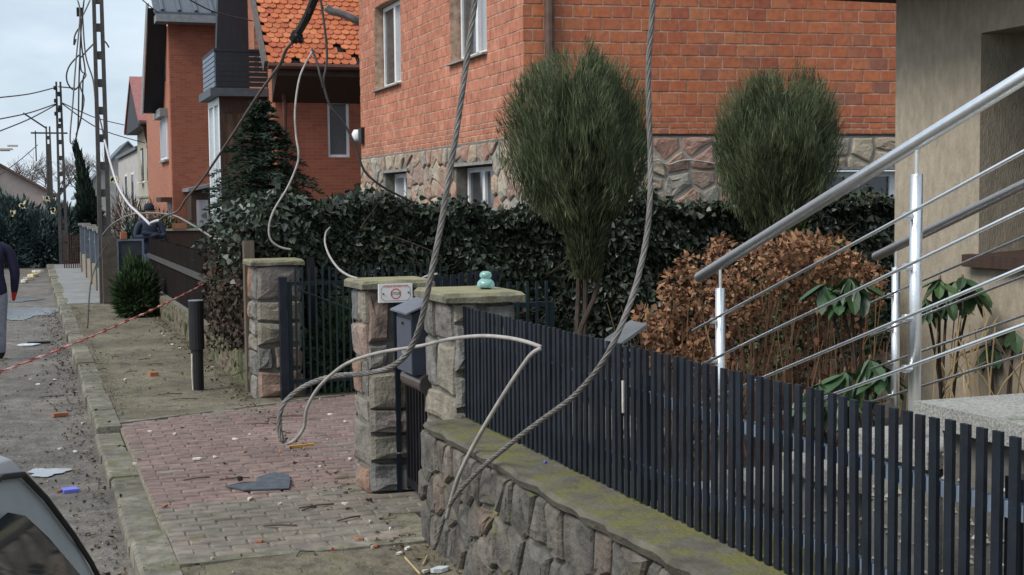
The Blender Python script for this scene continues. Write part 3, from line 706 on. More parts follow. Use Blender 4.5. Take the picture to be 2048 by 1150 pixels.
railing(3.95,(5.70,1.70),(2.2,2.83),[5.53,4.05,2.6],.7,'stainless steel stair railing on the house side of the steps')
pl=onv(1243,672,2.42);t=MB().obox(pl,S*.09,(N*.8+UP*.5).normalized()*.10,(UP*.8-N*.5).normalized()*.006).build('metal_plate',mat('dull_plate',(.115,.12,.125),.6,9,.25,0),None,origin=pl);tag(t,'tilted grey metal plate showing above the slat fence tops','plate')
# ================================================================== FAR HOUSES
def uvf(fr): return lambda p:((p-fr.o).dot(fr.ax),p.z)
# --- neighbour with clay tile roof, balcony and glazed porch
h3=thing('tiled_house',P(30,5.2,.1),'brick house with damaged orange clay tile roof and dark balcony','house')
n3=Fr(S*30,N,-S);s3=Fr(N*5.2,S,-N)
whole=[(6.36,6.86,3.0,4.25)]
panel(n3,(5.2,13,.1,5.3),whole,.3,'wall',mfarbrick,h3,uv=uvf(n3))
mb=MB();u_=30.3
while u_<38:
    u2=u_+.2;zt=min(5.0+(u_-29.35)*1.072-.32,8.6)
    for a0,a1,z0,z1 in rsubs((u_,u2,.1,zt),[(31.9,32.75,5.05,6.2)]): mb.boxf(s3,a0,a1,z0,z1,-.3,0)
    u_=u2
mb.build('gable_wall',mfarbrick2,h3,uv=uvf(s3))
window(h3,n3,6.36,6.86,3.0,4.25,.06,None,1,[mat('net_curtain',(.11,.11,.12),.2,60,.3,0)],.06)
window(h3,s3,31.9,32.75,5.05,6.2,.12,None,1,[mcurtain],.08)
MB().boxf(n3,5.2,13,.1,1.7,.0,.04).build('plinth',mconc,h3)
E0=V((29.35,0,5.0));SL=R(47);ve=4.93
sdir=S*math.cos(SL)+UP*math.sin(SL);snrm=(-S*math.sin(SL)+UP*math.cos(SL))
e0=P(29.35,ve,5.0)
rf=MB();L=6.2
rf.hexa([e0+snrm*-.12,e0+N*9-snrm*.12,e0+N*9+sdir*L-snrm*.12,e0+sdir*L-snrm*.12,e0-snrm*.01,e0+N*9-snrm*.01,e0+N*9+sdir*L-snrm*.01,e0+sdir*L-snrm*.01])
roof=rf.build('roof',mblack,h3)
tv=[(-.084,0,0),(-.084,-.185,0),(-.06,-.24,0),(0,-.265,0),(.06,-.24,0),(.084,-.185,0),(.084,0,0)];nt_=len(tv)
tme=bpy.data.meshes.new('tile');tme.from_pydata([(x,y,.024) for x,y,z in tv]+[(x,y,0) for x,y,z in tv],[],[tuple(range(nt_))[::1],tuple(range(2*nt_-1,nt_-1,-1))]+[(i,i+nt_,(i+1)%nt_+nt_,(i+1)%nt_) for i in range(nt_)]);tme.materials.append(mtile)
TM=Matrix((N,sdir,snrm)).transposed();tb=wl(roof);rtm=random.Random(9);stf=MB();tn=0
miss={(2,9),(1,10),(0,11),(3,8),(0,3)}
for r_ in range(26):
    for c_ in range(48):
        if (r_,c_) in miss: continue
        pos=e0+sdir*(.20+r_*.165)+N*(.09+c_*.178+(.089 if r_%2 else 0))+snrm*.012
        tilt=R(8)+rtm.gauss(0,.025);sk=rtm.gauss(0,.03)
        if rtm.random()<.04: sk+=rtm.gauss(0,.22);tilt+=.05
        M3=TM@Euler((-tilt,rtm.gauss(0,.02),sk)).to_matrix()
        if r_<13 and c_<13 :
            o=link('tile',tme,roof,pos-tb);o.rotation_euler=M3.to_euler();tn+=1
        else: stf.add([pos+M3@q.co for q in tme.vertices],[tuple(p.vertices) for p in tme.polygons])
o=stf.build('tile_field',mtile,roof);o['kind']='stuff'
MB().hexa([e0-N*.06-snrm*.25,e0-snrm*.25,e0+sdir*L-snrm*.25,e0-N*.06+sdir*L-snrm*.25,e0-N*.06+snrm*.05,e0+snrm*.05,e0+sdir*L+snrm*.05,e0-N*.06+sdir*L+snrm*.05]).build('barge_board',mat('weathered_board',(.12,.10,.095),.8,9,.3,0),h3)
MB().tube([P(29.27,ve,4.93),P(29.27,12,4.93)],.07,8).build('gutter',mgutter,h3)
MB().hexa([P(29.36,ve+.2,4.74),P(29.36,13,4.74),P(30.0,13,4.2),P(30,ve+.2,4.2),P(29.36,ve+.2,4.92),P(29.36,13,4.92),P(30.0,13,4.92),P(30,ve+.2,4.92)]).build('soffit',mbrownw,h3)
MB().tube([P(29.75,5.32,4.6),P(29.9,5.38,4.2),P(29.9,5.38,.3)],.05,8).build('downpipe',mgutter,h3)
# far roof slope overhang with dark soffit
sd2=S*math.cos(SL)-UP*math.sin(SL);rg=e0+sdir*L
MB().hexa([rg+N*.5-UP*.15,rg-UP*.15+N*.0,rg+sd2*6-UP*.15,rg+sd2*6+N*.5-UP*.15,rg+N*.5,rg,rg+sd2*6,rg+sd2*6+N*.5]).build('far_eave',mdarkwood,h3)
MB().prism([P(33.6,4.35,4.4),P(33.6,5.2,4.4),P(33.6,5.2,9.0),P(33.6,4.6,9.0)],S*.3).build('dark_gable_panel',mdarkwood,h3)
# balcony
bu0,bu1,bv0,bv1=30.9,33.0,4.02,5.2
zb0=onu(420,190,bu0).z;zb1=onu(420,100,bu0).z
bal=MB().suv(bu0-.08,bu1,bv0-.12,bv1,zb0-.02,zb0+.16).build('balcony_slab',mat('balcony_slab',(.075,.085,.10),.6,9,.2,0),h3)
hb=(zb1-zb0-.2)/7
for k in range(7):
    z=zb0+.2+k*hb
    MB().suv(bu0,bu0+.03,bv0+.02,bv1,z,z+hb*.86).build('slat',mdarkwood,bal)
    MB().suv(bu0+.03,bu1,bv0-.01,bv0+.02,z,z+hb*.8).build('slat',mbluegrey,bal)
MB().suv(bu0-.01,bu0+.04,bv0-.02,bv1,zb1-.02,zb1+.04).build('top_rail',mdarkwood,bal)
MB().suv(bu0+.04,bu1,bv0-.02,bv0+.04,zb1-.02,zb1+.04).build('top_rail',mdarkwood,bal)
# glazed porch under the balcony
zp=zb0-.03;pv0=4.12
po=MB().suv(31.05,33,pv0,5.2,.1,1.2).build('porch_base',mwhite,h3)
pf=Fr(S*31.05,N,-S);ps=Fr(N*pv0,S,-N);q=MB()
for a0,a1,z0,z1 in ((pv0,pv0+.12,1.2,zp),(5.05,5.2,1.2,zp),(pv0+.12,5.05,1.2,1.5),(pv0+.12,5.05,zp-.35,zp),(pv0+.3,pv0+.38,1.5,zp-.35),(4.85,4.9,1.5,zp-.35)): q.boxf(pf,a0,a1,z0,z1,-.08,0)
q.build('porch_frame',mbrownw,h3);MB().boxf(pf,pv0+.12,5.05,1.5,zp-.35,-.06,-.04).build('pane',mat('brown_pane',(.11,.075,.045),.15,3,.3,0),h3)
q=MB()
for a0,a1,z0,z1 in ((31.06,31.2,1.2,zp),(31.9,32.05,1.2,zp),(32.85,33,1.2,zp),(31.2,31.9,1.2,1.4),(32.05,32.85,1.2,1.4),(31.2,31.9,zp-.15,zp),(32.05,32.85,zp-.15,zp)): q.boxf(ps,a0,a1,z0,z1,-.06,0.01)
q.build('porch_side_frame',mwhite,h3);MB().boxf(ps,31.2,32.85,1.4,zp-.15,-.05,-.03).build('pane',mat('sky_pane',(.42,.50,.54),.1,3,.15,0),h3)
# --- tall brick house with dark gable overhang
h4=thing('tall_brick_house',P(43,4.2,.1),'tall red brick house with dark steep gable overhang and grey roof','house')
n4=Fr(S*43,N,-S);s4=Fr(N*4.22,S,-N)
panel(n4,(4.22,11,.1,7.55),[],.3,'wall',mfarbrick,h4,uv=uvf(n4));panel(s4,(43.3,52,.1,7.5),[],.3,'gable_wall',mfarbrick2,h4,uv=uvf(s4))
w4=MB().boxf(s4,44.0,46.2,3.4,4.75,.0,.05).build('window',mwhite,h4);MB().boxf(s4,44.15,46.05,3.5,4.7,.05,.06).build('shutter',mshutter,w4)
MB().boxf(s4,43.9,46.3,4.75,5.0,.0,.25).build('shutter_box',mgreymetal,h4)
MB().boxf(s4,43.95,46.25,3.33,3.4,.0,.12).build('sill',mconc,h4)
MB().boxf(s4,44.2,45.6,5.9,7.0,.0,.03).build('upper_window',mglass,h4)
MB().boxf(s4,43.4,44.6,.2,2.05,.0,.03).build('door',mgreymetal,h4)
MB().boxf(s4,43.25,44.8,2.05,2.2,.0,.35).build('door_canopy',mbrownw,h4)
MB().prism([P(43.2,3.62,8.0),P(43.2,4.22,8.0),P(45.4,4.22,4.95),P(45.4,3.55,4.95)],S*.5).build('gable_overhang',mdarkwood,h4)
MB().tube([P(43.15,3.62,8.15),P(45.3,3.53,4.9)],.05,5).build('verge_trim',mwhite,h4)
mb=MB()
for k in range(14):
    a=3.75+k*.5;mb.hexa([P(42.4,a,7.72),P(42.4,a+.5,7.72),P(46,a+.5,9.9),P(46,a,9.9),P(42.4,a,7.8),P(42.4,a+.5,7.80),P(46,a+.5,10),P(46,a,10)])
    mb.tube([P(42.4,a+.25,7.83),P(46,a+.25,10.03)],.06,6)
mb.build('roof',mmetalroof,h4);MB().suv(42.35,43.1,3.8,11,7.50,7.72).build('fascia',mgreymetal,h4)
for k in range(5): MB().suv(42.42+k*.05,42.45+k*.05,3.8,11,7.80+k*.03,7.815+k*.03).build('roof_batten',mmetalroof,h4)
# lean-to porch of the tall house
po=MB().hexa([P(41.3,4.5,2.35),P(41.3,6.5,2.75),P(43,6.5,2.75),P(43,4.5,2.35),P(41.3,4.5,2.45),P(41.3,6.5,2.85),P(43,6.5,2.85),P(43,4.5,2.45)]).build('porch_roof',mgreymetal,h4)
MB().suv(41.5,42.98,4.6,6.4,.1,2.34).build('porch_wall',mbrownw,h4);MB().suv(41.45,41.499,4.75,5.1,.5,2.1).build('porch_window',mcurtain,h4)
# --- beige house with red roof
h5=thing('beige_house',P(53.6,4.5,.1),'beige rendered house with red sheet roof and narrow windows','house')
MB().suv(53.6,60.5,4.5,9.5,.1,5.0).build('wall',mbeigeh,h5)
MB().suv(53.5,60.6,4.44,9.5,2.25,2.32).build('string_course',mconc,h5)
for a in (54.6,57.5):
    w5=MB().boxf(Fr(N*4.5,S,-N),a,a+1.0,2.9,4.3,0,.03).build('window',mbrownw,h5);MB().boxf(Fr(N*4.5,S,-N),a+.1,a+.9,3.0,4.2,.03,.04).build('pane',mglass,w5)
    MB().boxf(Fr(N*4.5,S,-N),a,a+.9,.8,1.75,0,.03).build('window',mglass,h5)
    MB().boxf(Fr(N*4.5,S,-N),a-.1,a+1.1,2.85,2.9,0,.2).build('sill',mwhite,h5)
MB().hexa([P(52.9,4.0,5.0),P(52.9,10,5.0),P(57.0,10,7.0),P(57.0,4.0,7.0),P(52.9,4.0,5.15),P(52.9,10,5.15),P(57,10,7.15),P(57,4.0,7.15)]).build('roof',mredroof,h5)
MB().hexa([P(61.2,4.0,5.0),P(61.2,10,5.0),P(57.01,10,7.0),P(57.01,4.0,7.0),P(61.2,4.0,5.15),P(61.2,10,5.15),P(57.01,10,7.15),P(57.01,4.0,7.15)][::-1]).build('roof',mredroof,h5)
MB().prism([P(53.6,4.05,4.95),P(60.6,4.05,4.95),P(57,4.05,6.95)],N*.44).build('gable',mdarkwood,h5)
MB().tube([P(52.85,4.05,5.02),P(52.85,10,5.02)],.1,8).build('gutter',mbrownw,h5)
MB().tube([P(52.9,4.2,4.95),P(53.45,4.4,4.3),P(53.45,4.45,.3)],.09,8).build('downpipe',mgutter,h5)
MB().suv(56.6,57.2,6,6.8,7.0,7.6).build('chimney',mfarbrick,h5)
# --- pale house farther on
h6=thing('pale_house',P(64,4.8,.1),'weathered pale house with flat grey roof behind the beige one','house')
MB().suv(63.5,78,4.75,9,.1,4.45).build('wall',mpaleh,h6)
MB().hexa([P(63.3,4.6,4.45),P(63.3,9,5.4),P(78,9,5.4),P(78,4.6,4.45),P(63.3,4.6,4.6),P(63.3,9,5.55),P(78,9,5.55),P(78,4.6,4.6)]).build('roof',mmetalroof,h6)
for a in (66,70.5):
    w6=MB().boxf(Fr(N*4.75,S,-N),a,a+1.8,1.5,3.5,0,.05).build('window',mwhite,h6);MB().boxf(Fr(N*4.75,S,-N),a+.2,a+1.6,1.6,3.4,.05,.06).build('pane',mglass,w6)
MB().suv(63.42,63.49,4.75,5.2,3.0,4.3).build('rusty_flashing',mgutter,h6)
# --- gabled barn and the low house at the bend
def gabled(name,u,v0,v1,zw,zr,dep,label,wm,rm,ov=.3):
    t=thing(name,P(u,(v0+v1)/2,.0),label,'house');vm=(v0+v1)/2
    MB().prism([P(u,v0,-.05),P(u,v1,-.05),P(u,v1,zw),P(u,vm,zr),P(u,v0,zw)],S*dep).build('wall',wm,t)
    for sg_ in (-1,1):
        ve_=vm+sg_*((v1-v0)/2+ov);ze=zw-ov*(zr-zw)/((v1-v0)/2)
        a=P(u-.3,ve_,ze+.01);b=P(u-.3,vm,zr+.03)
        pts=[a,b,b+S*(dep+.6),a+S*(dep+.6)];pts2=[p+UP*.14 for p in pts]
        mb=MB().hexa(pts+pts2);mb.build('roof',rm,t)
    return t
gb=gabled('grey_barn',84,2.9,8.5,2.6,5.6,8,'grey gabled barn end rising behind the concrete pole',mpaleh,mmetalroof)
h7=gabled('storm_damaged_house',72,-4.2,1.05,2.55,4.1,7,'low pale house at the bend with storm damaged roof','' or mat('pinkish_render',(.40,.34,.32),.95,2,.15,.1,20),mat('brown_roof',(.12,.075,.06),.8,9,.3,0))
MB().suv(71.9,71.99,-2.2,-1.2,.2,2.3).build('door',mglass,h7)
for k in range(14):
    a=random.uniform(-3.6,-.6);MB().obox(P(71.6+random.uniform(0,.4),a,2.95+(a+4.2)*.52+.15),N*random.uniform(.1,.35),S*.2,(UP+N*random.uniform(-.4,.4))*.04).build('broken_sheet',mplaster,h7)
# ================================================================== POLES
def lattice(name,u,v,z1,w0,w1,label,zs,step,solid):
    t=thing(name,P(u,v,.1),label,'utility pole')
    f=Fr(P(u,v,0),N,-S);mp=mat('pole_concrete',(.075,.07,.068),.9,9,.25,.3,40)
    def hw(z): return w0+(w1-w0)*z/z1
    for sg_ in (-1,1):
        q=MB();a0,a1=hw(0),hw(z1);b=.36
        q.hexa([f.pt(sg_*a0*b,.0,-.09),f.pt(sg_*a0,.0,-.09),f.pt(sg_*a0,.0,.09),f.pt(sg_*a0*b,.0,.09),f.pt(sg_*a1*b,z1,-.07),f.pt(sg_*a1,z1,-.07),f.pt(sg_*a1,z1,.07),f.pt(sg_*a1*b,z1,.07)]);q.build('leg',mp,t)
    z=zs;h=0
    while z<z1:
        q=MB();x=hw(z)*.37;q.boxf(f,-x,x,z,min(z+step*.28,z1),-.06,.06);q.build('rung',mp,t);z+=step
    MB().boxf(f,-hw(0)*.36,hw(0)*.36,0,solid,-.07,.07).build('web',mp,t)
    return t
p1=lattice('concrete_pole',26.9,1.35,7.4,.125,.095,'tall concrete pole with rectangular slots rising from the pavement edge',1.62,.52,1.6)
MB().suv(26.6,27.1,1.28,1.55,.0,1.38).build('prop',mat('prop_concrete',(.085,.07,.055),.9,9,.3,.4,40),p1)
p2=lattice('concrete_pole',45,1.0,5.85,.15,.09,'slotted concrete pole with wire clamps beyond the blue junipers',1.4,.5,1.2)
cl=MB()
for k in range(6): cl.obox(P(44.9,.9+.12*(k%2),5.65-k*.2),N*.05,S*.05,UP*.06)
cl.tube([P(45,1.0,5.7),P(44.9,1.5,5.65)],.02,5);cl.build('clamp',mblack,p2)['kind']='stuff'
p3=lattice('concrete_pole',66,.95,5.6,.16,.11,'distant concrete pole with crossarm and lamp near the low house',1.4,.6,4.8)
cl=MB().tube([P(66,.2,5.3),P(66,1.8,5.3)],.04,5);cl.tube([P(66,.4,4.0),P(66,.4,5.4)],.03,5);cl.tube([P(66,.9,5.5),P(66,-.1,6.2)],.04,5);cl.build('crossarm',mblack,p3)
# overhead wires and fallen cables
def cable(name,pts,r,mt,label,n=8,seg=6):
    q=bez(pts,n);o=MB().tube(q,r,seg).build(name,mt,None,smooth=True,origin=q[0]);tag(o,label,'cable');return o
D1=P(26.9,1.35,0).y
for (a,b,lb_) in (((0,195),(105,175),'thin overhead wire meeting the clamp pole at its head'),((0,238),(105,208),'thin overhead wire meeting the clamp pole below its head'),((0,262),(105,210),'lowest sagging overhead wire leading to the clamp pole')):
    p_=onu(*a,40);q_=onu(b[0]+6,b[1],44.9);mid=(p_+q_)/2-UP*.05
    cable('overhead_wire',[p_,mid,q_],.018,mcabled,lb_)
cable('overhead_wire',[onu(125,206,44.9),onu(190,235,50),onu(248,250,53.2)],.018,mcabled,'overhead wire from the clamp pole to the beige house gable')
cable('overhead_wire',[onu(125,208,44.9),onu(200,258,48),onu(290,286,53.4)],.018,mcabled,'lower wire from the clamp pole to the beige house wall')
cable('overhead_wire',[onu(285,0,38),onu(312,22,41),onu(318,26,42)],.015,mcabled,'short wire ending at the tall brick house eave')
cable('overhead_wire',[onu(380,0,27),onu(430,24,28),onu(505,42,29)],.015,mcabled,'thin wire crossing to the tiled house verge')
cable('overhead_wire',[onu(0,350,60),onu(40,320,62),onu(75,290,66)],.02,mcabled,'distant wire slanting over the low house roof')
# tangled bundle hanging beside the tall pole
tg=thing('wire_tangle',onu(160,0,31),'tangle of torn grey wires hanging beside the tall concrete pole','cable')
for k,pts in enumerate(([(155,0),(160,30),(152,120),(146,200),(140,280),(150,285)],[(168,0),(162,60),(158,160),(156,250),(150,283)],[(160,20),(163,90),(170,140),(166,160),(163,230),(152,270)],[(165,30),(171,110),(186,160),(192,210),(205,260),(215,330)],[(162,50),(150,70),(148,90),(152,78)],[(158,110),(140,130),(133,150),(136,168),(148,180),(160,170)],[(160,100),(162,140),(172,150),(160,170),(168,200),(158,250)],[(190,85),(175,100),(162,115)],[(205,80),(212,85),(218,95)],[(180,0),(172,18),(166,30)])):
    MB().tube(bez([onu(x,y,30.2+.05*k) for x,y in pts],5),.017,5).build('wire',mcabled if k%3 else mcable,tg,smooth=True)
MB().obox(onu(159,24,30.3),N*.06,S*.05,UP*.09).build('clamp',mblack,tg)
# the cable torn from the tall pole: pale near the man, dark near its splice
pts=[(209,280,26.75),(222,330,26),(236,372,25),(255,405,23.5),(275,425,22.6),(292,441,21.8),(300,449,21.2),(302,446,21),(312,442,20.6),(319,441,20.2)]
cable('fallen_cable',[onu(x,y,u) for x,y,u in pts],.021,mat('white_cable',(.5,.48,.5),.6,9,.15,0),'white torn cable hanging from the tall pole down across the man')
pts=[(319,441,20.2),(330,432,19.8),(345,427,19.2),(358,420,18.6),(372,398,18),(400,365,17),(430,322,16.2),(470,262,15),(515,192,13.8),(545,150,13),(562,125,12.6),(572,100,12.2),(588,80,11.8),(605,52,11.4),(618,25,11.1),(632,-15,10.8)]
cable('fallen_cable',[onu(x,y,u) for x,y,u in pts],.015,mat('brownish_cable',(.11,.085,.075),.6,9,.3,0),'brown sagging cable with black splice in front of the tiled roof')
sk=thing('cable_splice',onu(592,75,11.7),'black torn splice lump on the sagging cable','cable splice')
mb=MB();c=onu(593,74,11.7);k=0
for i in range(26):
    d=V((random.gauss(0,1),random.gauss(0,1),random.gauss(0,1))).normalized();mb.obox(c+d*random.uniform(0,.035),d*.03,d.orthogonal().normalized()*.022,d.cross(d.orthogonal()).normalized()*.02)
mb.build('lump',mrubber,sk)
q=bez([onu(598,62,11.6),onu(612,38,11.2),onu(620,20,11.1),onu(634,-14,10.8)],5);MB().tube(q,.036,8).build('sleeve',mrubber,sk)
cable('fallen_cable',[onu(628,98,13.6),onu(612,125,13.5),onu(598,160,13.4),onu(590,220,13.3),(onu(592,270,13.25)),onu(597,305,13.2),onu(594,330,13.2),onu(575,375,13.15),onu(548,420,13.1),onu(538,455,13.1),onu(542,480,13.1),onu(560,494,13.1),onu(582,499,13.1)],.0105,mcablew,'pale cable curling down onto the far stone pier cap')
cable('fallen_cable',[onu(640,-10,13.4),onu(650,60,13.4),onu(654,110,13.4),onu(651,140,13.4),onu(647,160,13.4),onu(649,178,13.4),onu(662,215,13.4),onu(690,250,13.4),onu(712,295,13.4),onu(728,340,13.4),onu(760,370,13.4),onu(800,392,13.5),onu(828,405,13.55)],.013,mcabled,'dark thin cable falling past the brick house into the ivy')
cable('fallen_cable',[onu(624,98,13.5),onu(634,125,13.45),onu(640,150,13.4),onu(647,176,13.4)],.012,mcabled,'short dark cable end hooked beside the thin fallen cable')
cable('fallen_cable',[onu(660,455,13.5),onu(652,465,13.2),onu(650,485,12),onu(658,510,11),onu(675,535,10),onu(695,550,9.2),onu(715,557,8.75)],.009,mcablew,'pale cable curving from the ivy to the STOP pier cap')
cable('fallen_cable',[onu(845,556,8.7),onu(858,551,8.6),onu(874,548,8.5)],.008,mcablew,'short pale cable stub on the STOP pier cap')
cable('fallen_cable',[onu(205,470,26.4),onu(225,448,25.5),onu(260,430,24.5),onu(300,426,24),onu(345,430,22),onu(385,450,19),onu(420,472,17),onu(440,485,16)],.014,mcable,'thin grey cable arching behind the man to the wooden fence')
cable('fallen_cable',[onu(213,490,26.55),onu(196,520,26),onu(183,560,24),onu(178,600,22),(onz(175,655,.13))],.012,mcabled,'dark wire hanging from the pole prop to the dirt verge')
# twisted steel ropes
def rope(name,pts,rad,label,strands=5,twist=26.,mt=None,n=10):
    c=bez(pts,n);t=thing(name,c[0],label,'cable');L=[0]
    for i in range(1,len(c)): L.append(L[-1]+(c[i]-c[i-1]).length)
    # resample evenly
    step=.02;m=int(L[-1]/step);res=[];j=0
    for k in range(m+1):
        s=k*step
        while j<len(L)-2 and L[j+1]<s:j+=1
        f=(s-L[j])/max(1e-6,L[j+1]-L[j]);res.append(c[j].lerp(c[j+1],min(1,f)))
    a=None;fr=[]
    for i in range(len(res)):
        tt=(res[min(i+1,len(res)-1)]-res[max(i-1,0)]).normalized();a=tt.orthogonal().normalized() if a is None else (a-tt*a.dot(tt)).normalized();fr.append((a,tt.cross(a)))
    for s_ in range(strands):
        ph=2*math.pi*s_/strands
        MB().tube([p+(fr[i][0]*math.cos(ph+i*step*twist)+fr[i][1]*math.sin(ph+i*step*twist))*rad*.58 for i,p in enumerate(res)],rad*.46,6).build('strand',mt or mcable,t,smooth=True)
    return t
mrope=mat('weathered_rope',[(.15,.14,.13),(.20,.185,.17),(.11,.105,.1)],.65,30,.3,.1,100)
A1=[(953,-30,6.6),(945,40,6.6),(932,130,6.6),(915,250,6.6),(900,340,6.6),(882,450,6.6),(862,550,6.6),(843,640,6.7),(825,690,6.8),(800,722,6.9),(765,740,7.05),(720,748,7.2),(670,752,7.35),(625,765,7.5),(590,785,7.6),(565,812,7.6),(558,845,7.6),(563,875,7.6),(573,888,7.6)]
rope('steel_rope',[ond(*p) for p in A1],.0150,'thick twisted steel rope hanging past the letter box and looping over the driveway',mt=mrope)
A2=[(573,888,7.6),(590,880,7.6),(608,855,7.55),(613,820,7.5),(630,785,7.45),(660,752,7.3),(700,724,7.15),(760,705,7.0),(840,692,6.9),(900,678,6.7),(960,672,6.5),(1010,675,6.35),(1050,683,6.2),(1082,694,6.1)]
cable('bare_conductor',[ond(*p) for p in A2],.0095,mcablew,'pale bent conductor sweeping from the loop across the slat fence',8,8)
A3=[(1082,697,6.1),(1066,706,6.1),(1048,728,6.15),(1010,785,6.25),(960,868,6.4),(925,935,6.55),(908,980,6.65),(893,1037,6.75)]
cable('bare_conductor',[ond(*p) for p in A3],.0105,mcablew,'pale conductor running from the kink down to the rope end',8,8)
A4=[(1308,-30,5.3),(1303,50,5.3),(1297,130,5.3),(1298,230,5.3),(1301,320,5.3),(1300,400,5.25),(1292,480,5.25),(1272,570,5.2),(1243,650,5.15),(1205,725,5.2),(1150,790,5.4),(1090,835,5.65),(1030,880,5.9),(970,930,6.25),(925,975,6.5),(900,1010,6.7),(885,1045,6.8),(876,1075,6.85),(868,1098,6.9)]
rope('steel_rope',[ond(*p) for p in A4],.0115,'twisted steel rope falling in front of the slat fence to the wall foot',mt=mrope,twist=30)
# ================================================================== BARRIER TAPE
ta=onz(-60,770,.9);A_=ond(-60,766,10.5);B_=onv(408,568,2.12)
tp=thing('barrier_tape',A_,'twisted red and white barrier tape stretched across the pavement','barrier tape')
n=150;d=(B_-A_);sag=.05
segs={k:MB() for k in range(30)}
pp=[A_+d*(i/n)-UP*(sag*4*(i/n)*(1-i/n)) for i in range(n+1)];dn=d.normalized();aa=dn.orthogonal().normalized();bb=dn.cross(aa)
for i in range(n):
    w_=.014;q=[]
    for j in (i,i+1):
        an=j*.45;o_=(aa*math.cos(an)+bb*math.sin(an))*w_*(1+.5*math.sin(j*1.7));q.append((pp[j]+o_,pp[j]-o_))
    segs[i//5].add([q[0][0],q[0][1],q[1][1],q[1][0]],[(0,1,2,3)]);segs[i//5].tube([pp[i],pp[i+1]],.008,5,False)
for k in range(30): segs[k].build('tape_band',mtape if k%3 else mtapew,tp)
# ================================================================== WOODEN FENCE AND FAR FRONTAGES
wfn=thing('wooden_fence',P(18,2.15,.1),'dark weathered board fence on a mossy low stone base','fence')
mb=MB();u=14.0
while u<26.6:
    h=1.36+.1*(u<18)+random.uniform(-.02,.02);mb.suv(u,u+.095,2.14,2.165,.46,h);u+=.1
o=mb.build('boards',mfence,wfn);o['kind']='stuff'
MB().suv(14,26.7,2.105,2.14,.98,1.06).build('rail',mat('grey_rail',(.06,.055,.055),.9,20,.3,0),wfn)
for u in (16.5,19,21.5,24,26.6): MB().suv(u-.04,u+.04,2.166,2.23,.1,1.35).build('post',mfence,wfn)
bs=MB().suv(13.45,25.2,2.05,2.2,-.02,.47).build('base_wall',mmortarg,wfn)
r4=random.Random(8);stones(wfn,Fr(N*2.05,S,-N),13.45,.08,vor(11.7,.4,.3,.2,r4),mat('mossy_stone',[(.11,.10,.07),(.15,.11,.08),(.09,.09,.055),(.12,.12,.06)],.9,8,.4,.8,30,moss=.4),.02,.035,r4,parts=False,name='base_stones')
tag(MB().suv(13.5,13.62,2.0,2.1,.08,1.62).build('timber_post',mat('grey_timber',(.12,.095,.07),.9,(30,30,3),.3,.4,60),None),'weathered grey timber post beside the far stone pier','post')
# far frontages beyond the pole
fr_=thing('low_front_wall',P(34,1.4,.1),'low plastered front wall with blue grey posts beyond the concrete pole','wall')
MB().suv(28.5,41,1.36,1.55,-.02,.62).build('wall',mat('ochre_plaster',(.24,.19,.13),.95,5,.25,.3,30),fr_)
for k,u in enumerate((28.6,30.6,33.2,36.2,39.5)):
    MB().suv(u,u+.25,1.33,1.58,-.01,1.42).build('post',mat('blue_grey_post',(.105,.125,.155),.8,9,.25,.2,40),fr_)
    MB().suv(u-.04,u+.29,1.29,1.62,1.42,1.48).build('post_cap',mconc,fr_)
MB().suv(30.6,39,1.42,1.46,1.1,1.15).build('rail',mbluegrey,fr_)
pk=thing('picket_fence',P(42,1.1,.1),'short brown picket fence set across the end of the pavement','fence')
for k in range(9): MB().boxf(Fr(S*42,N,-S),.93+k*.062,.965+k*.062,.12,1.12+.05*math.sin(k),-.02,0).build('picket',mbrownw,pk)
MB().boxf(Fr(S*42,N,-S),.93,1.46,.3,.36,-.05,-.021).build('rail',mbrownw,pk);MB().boxf(Fr(S*42,N,-S),.93,1.46,.85,.91,-.05,-.021).build('rail',mbrownw,pk)
gg=thing('steel_panel_gate',P(27.3,1.8,.1),'grey steel panel gate beside the concrete pole','gate')
MB().boxf(Fr(S*27.3,N,-S),1.60,2.08,.15,1.28,-.03,-.012).build('panel',mat('dark_panel',(.045,.055,.065),.6,9,.2,0),gg)
q=MB()
for a0,a1,z0,z1 in ((1.58,1.62,.12,1.32),(2.06,2.1,.12,1.32),(1.62,2.06,1.28,1.32),(1.62,2.06,.12,.16)): q.boxf(Fr(S*27.3,N,-S),a0,a1,z0,z1,-.011,.012)
q.build('frame',mbluegrey,gg);MB().boxf(Fr(S*27.3,N,-S),1.78,2.05,.3,1.0,-.0115,.0).build('inset',mblack,gg)
bw=thing('board_wall',P(29.5,3.2,.1),'brown board edging topped with a thin ledge behind the man','wall')
MB().boxf(Fr(S*29.6,N,-S),2.35,3.75,.1,1.42,-.06,0).build('boards',mbrownw,bw);MB().boxf(Fr(S*29.6,N,-S),2.3,3.8,1.42,1.46,-.08,.03).build('ledge',mbeigeh,bw)
def loose_brick(c,label,sx=.12,sy=.06,sz=.04,rz=0,mt=None,cat='brick',name='brick_piece'):
    a=N*math.cos(rz)+S*math.sin(rz);b=-N*math.sin(rz)+S*math.cos(rz)
    q=MB();e=[random.uniform(.82,1.05) for _ in range(8)]
    pts=[c-a*sx*e[0]-b*sy*e[0],c+a*sx*e[1]-b*sy*e[1],c+a*sx*e[2]+b*sy*e[2],c-a*sx*e[3]+b*sy*e[3]]
    q.hexa(pts+[p+UP*sz*2*e[4+i] for i,p in enumerate(pts)])
    o=q.build(name,mt or morange,None,origin=c);tag(o,label,cat);return o
loose_brick(P(29.6,3.02,1.46),'orange tile fragment lying on the brown board ledge',.16,.05,.07)
loose_brick(P(27.3,1.72,1.32),'small orange tile fragment on top of the steel panel gate',.06,.02,.07)
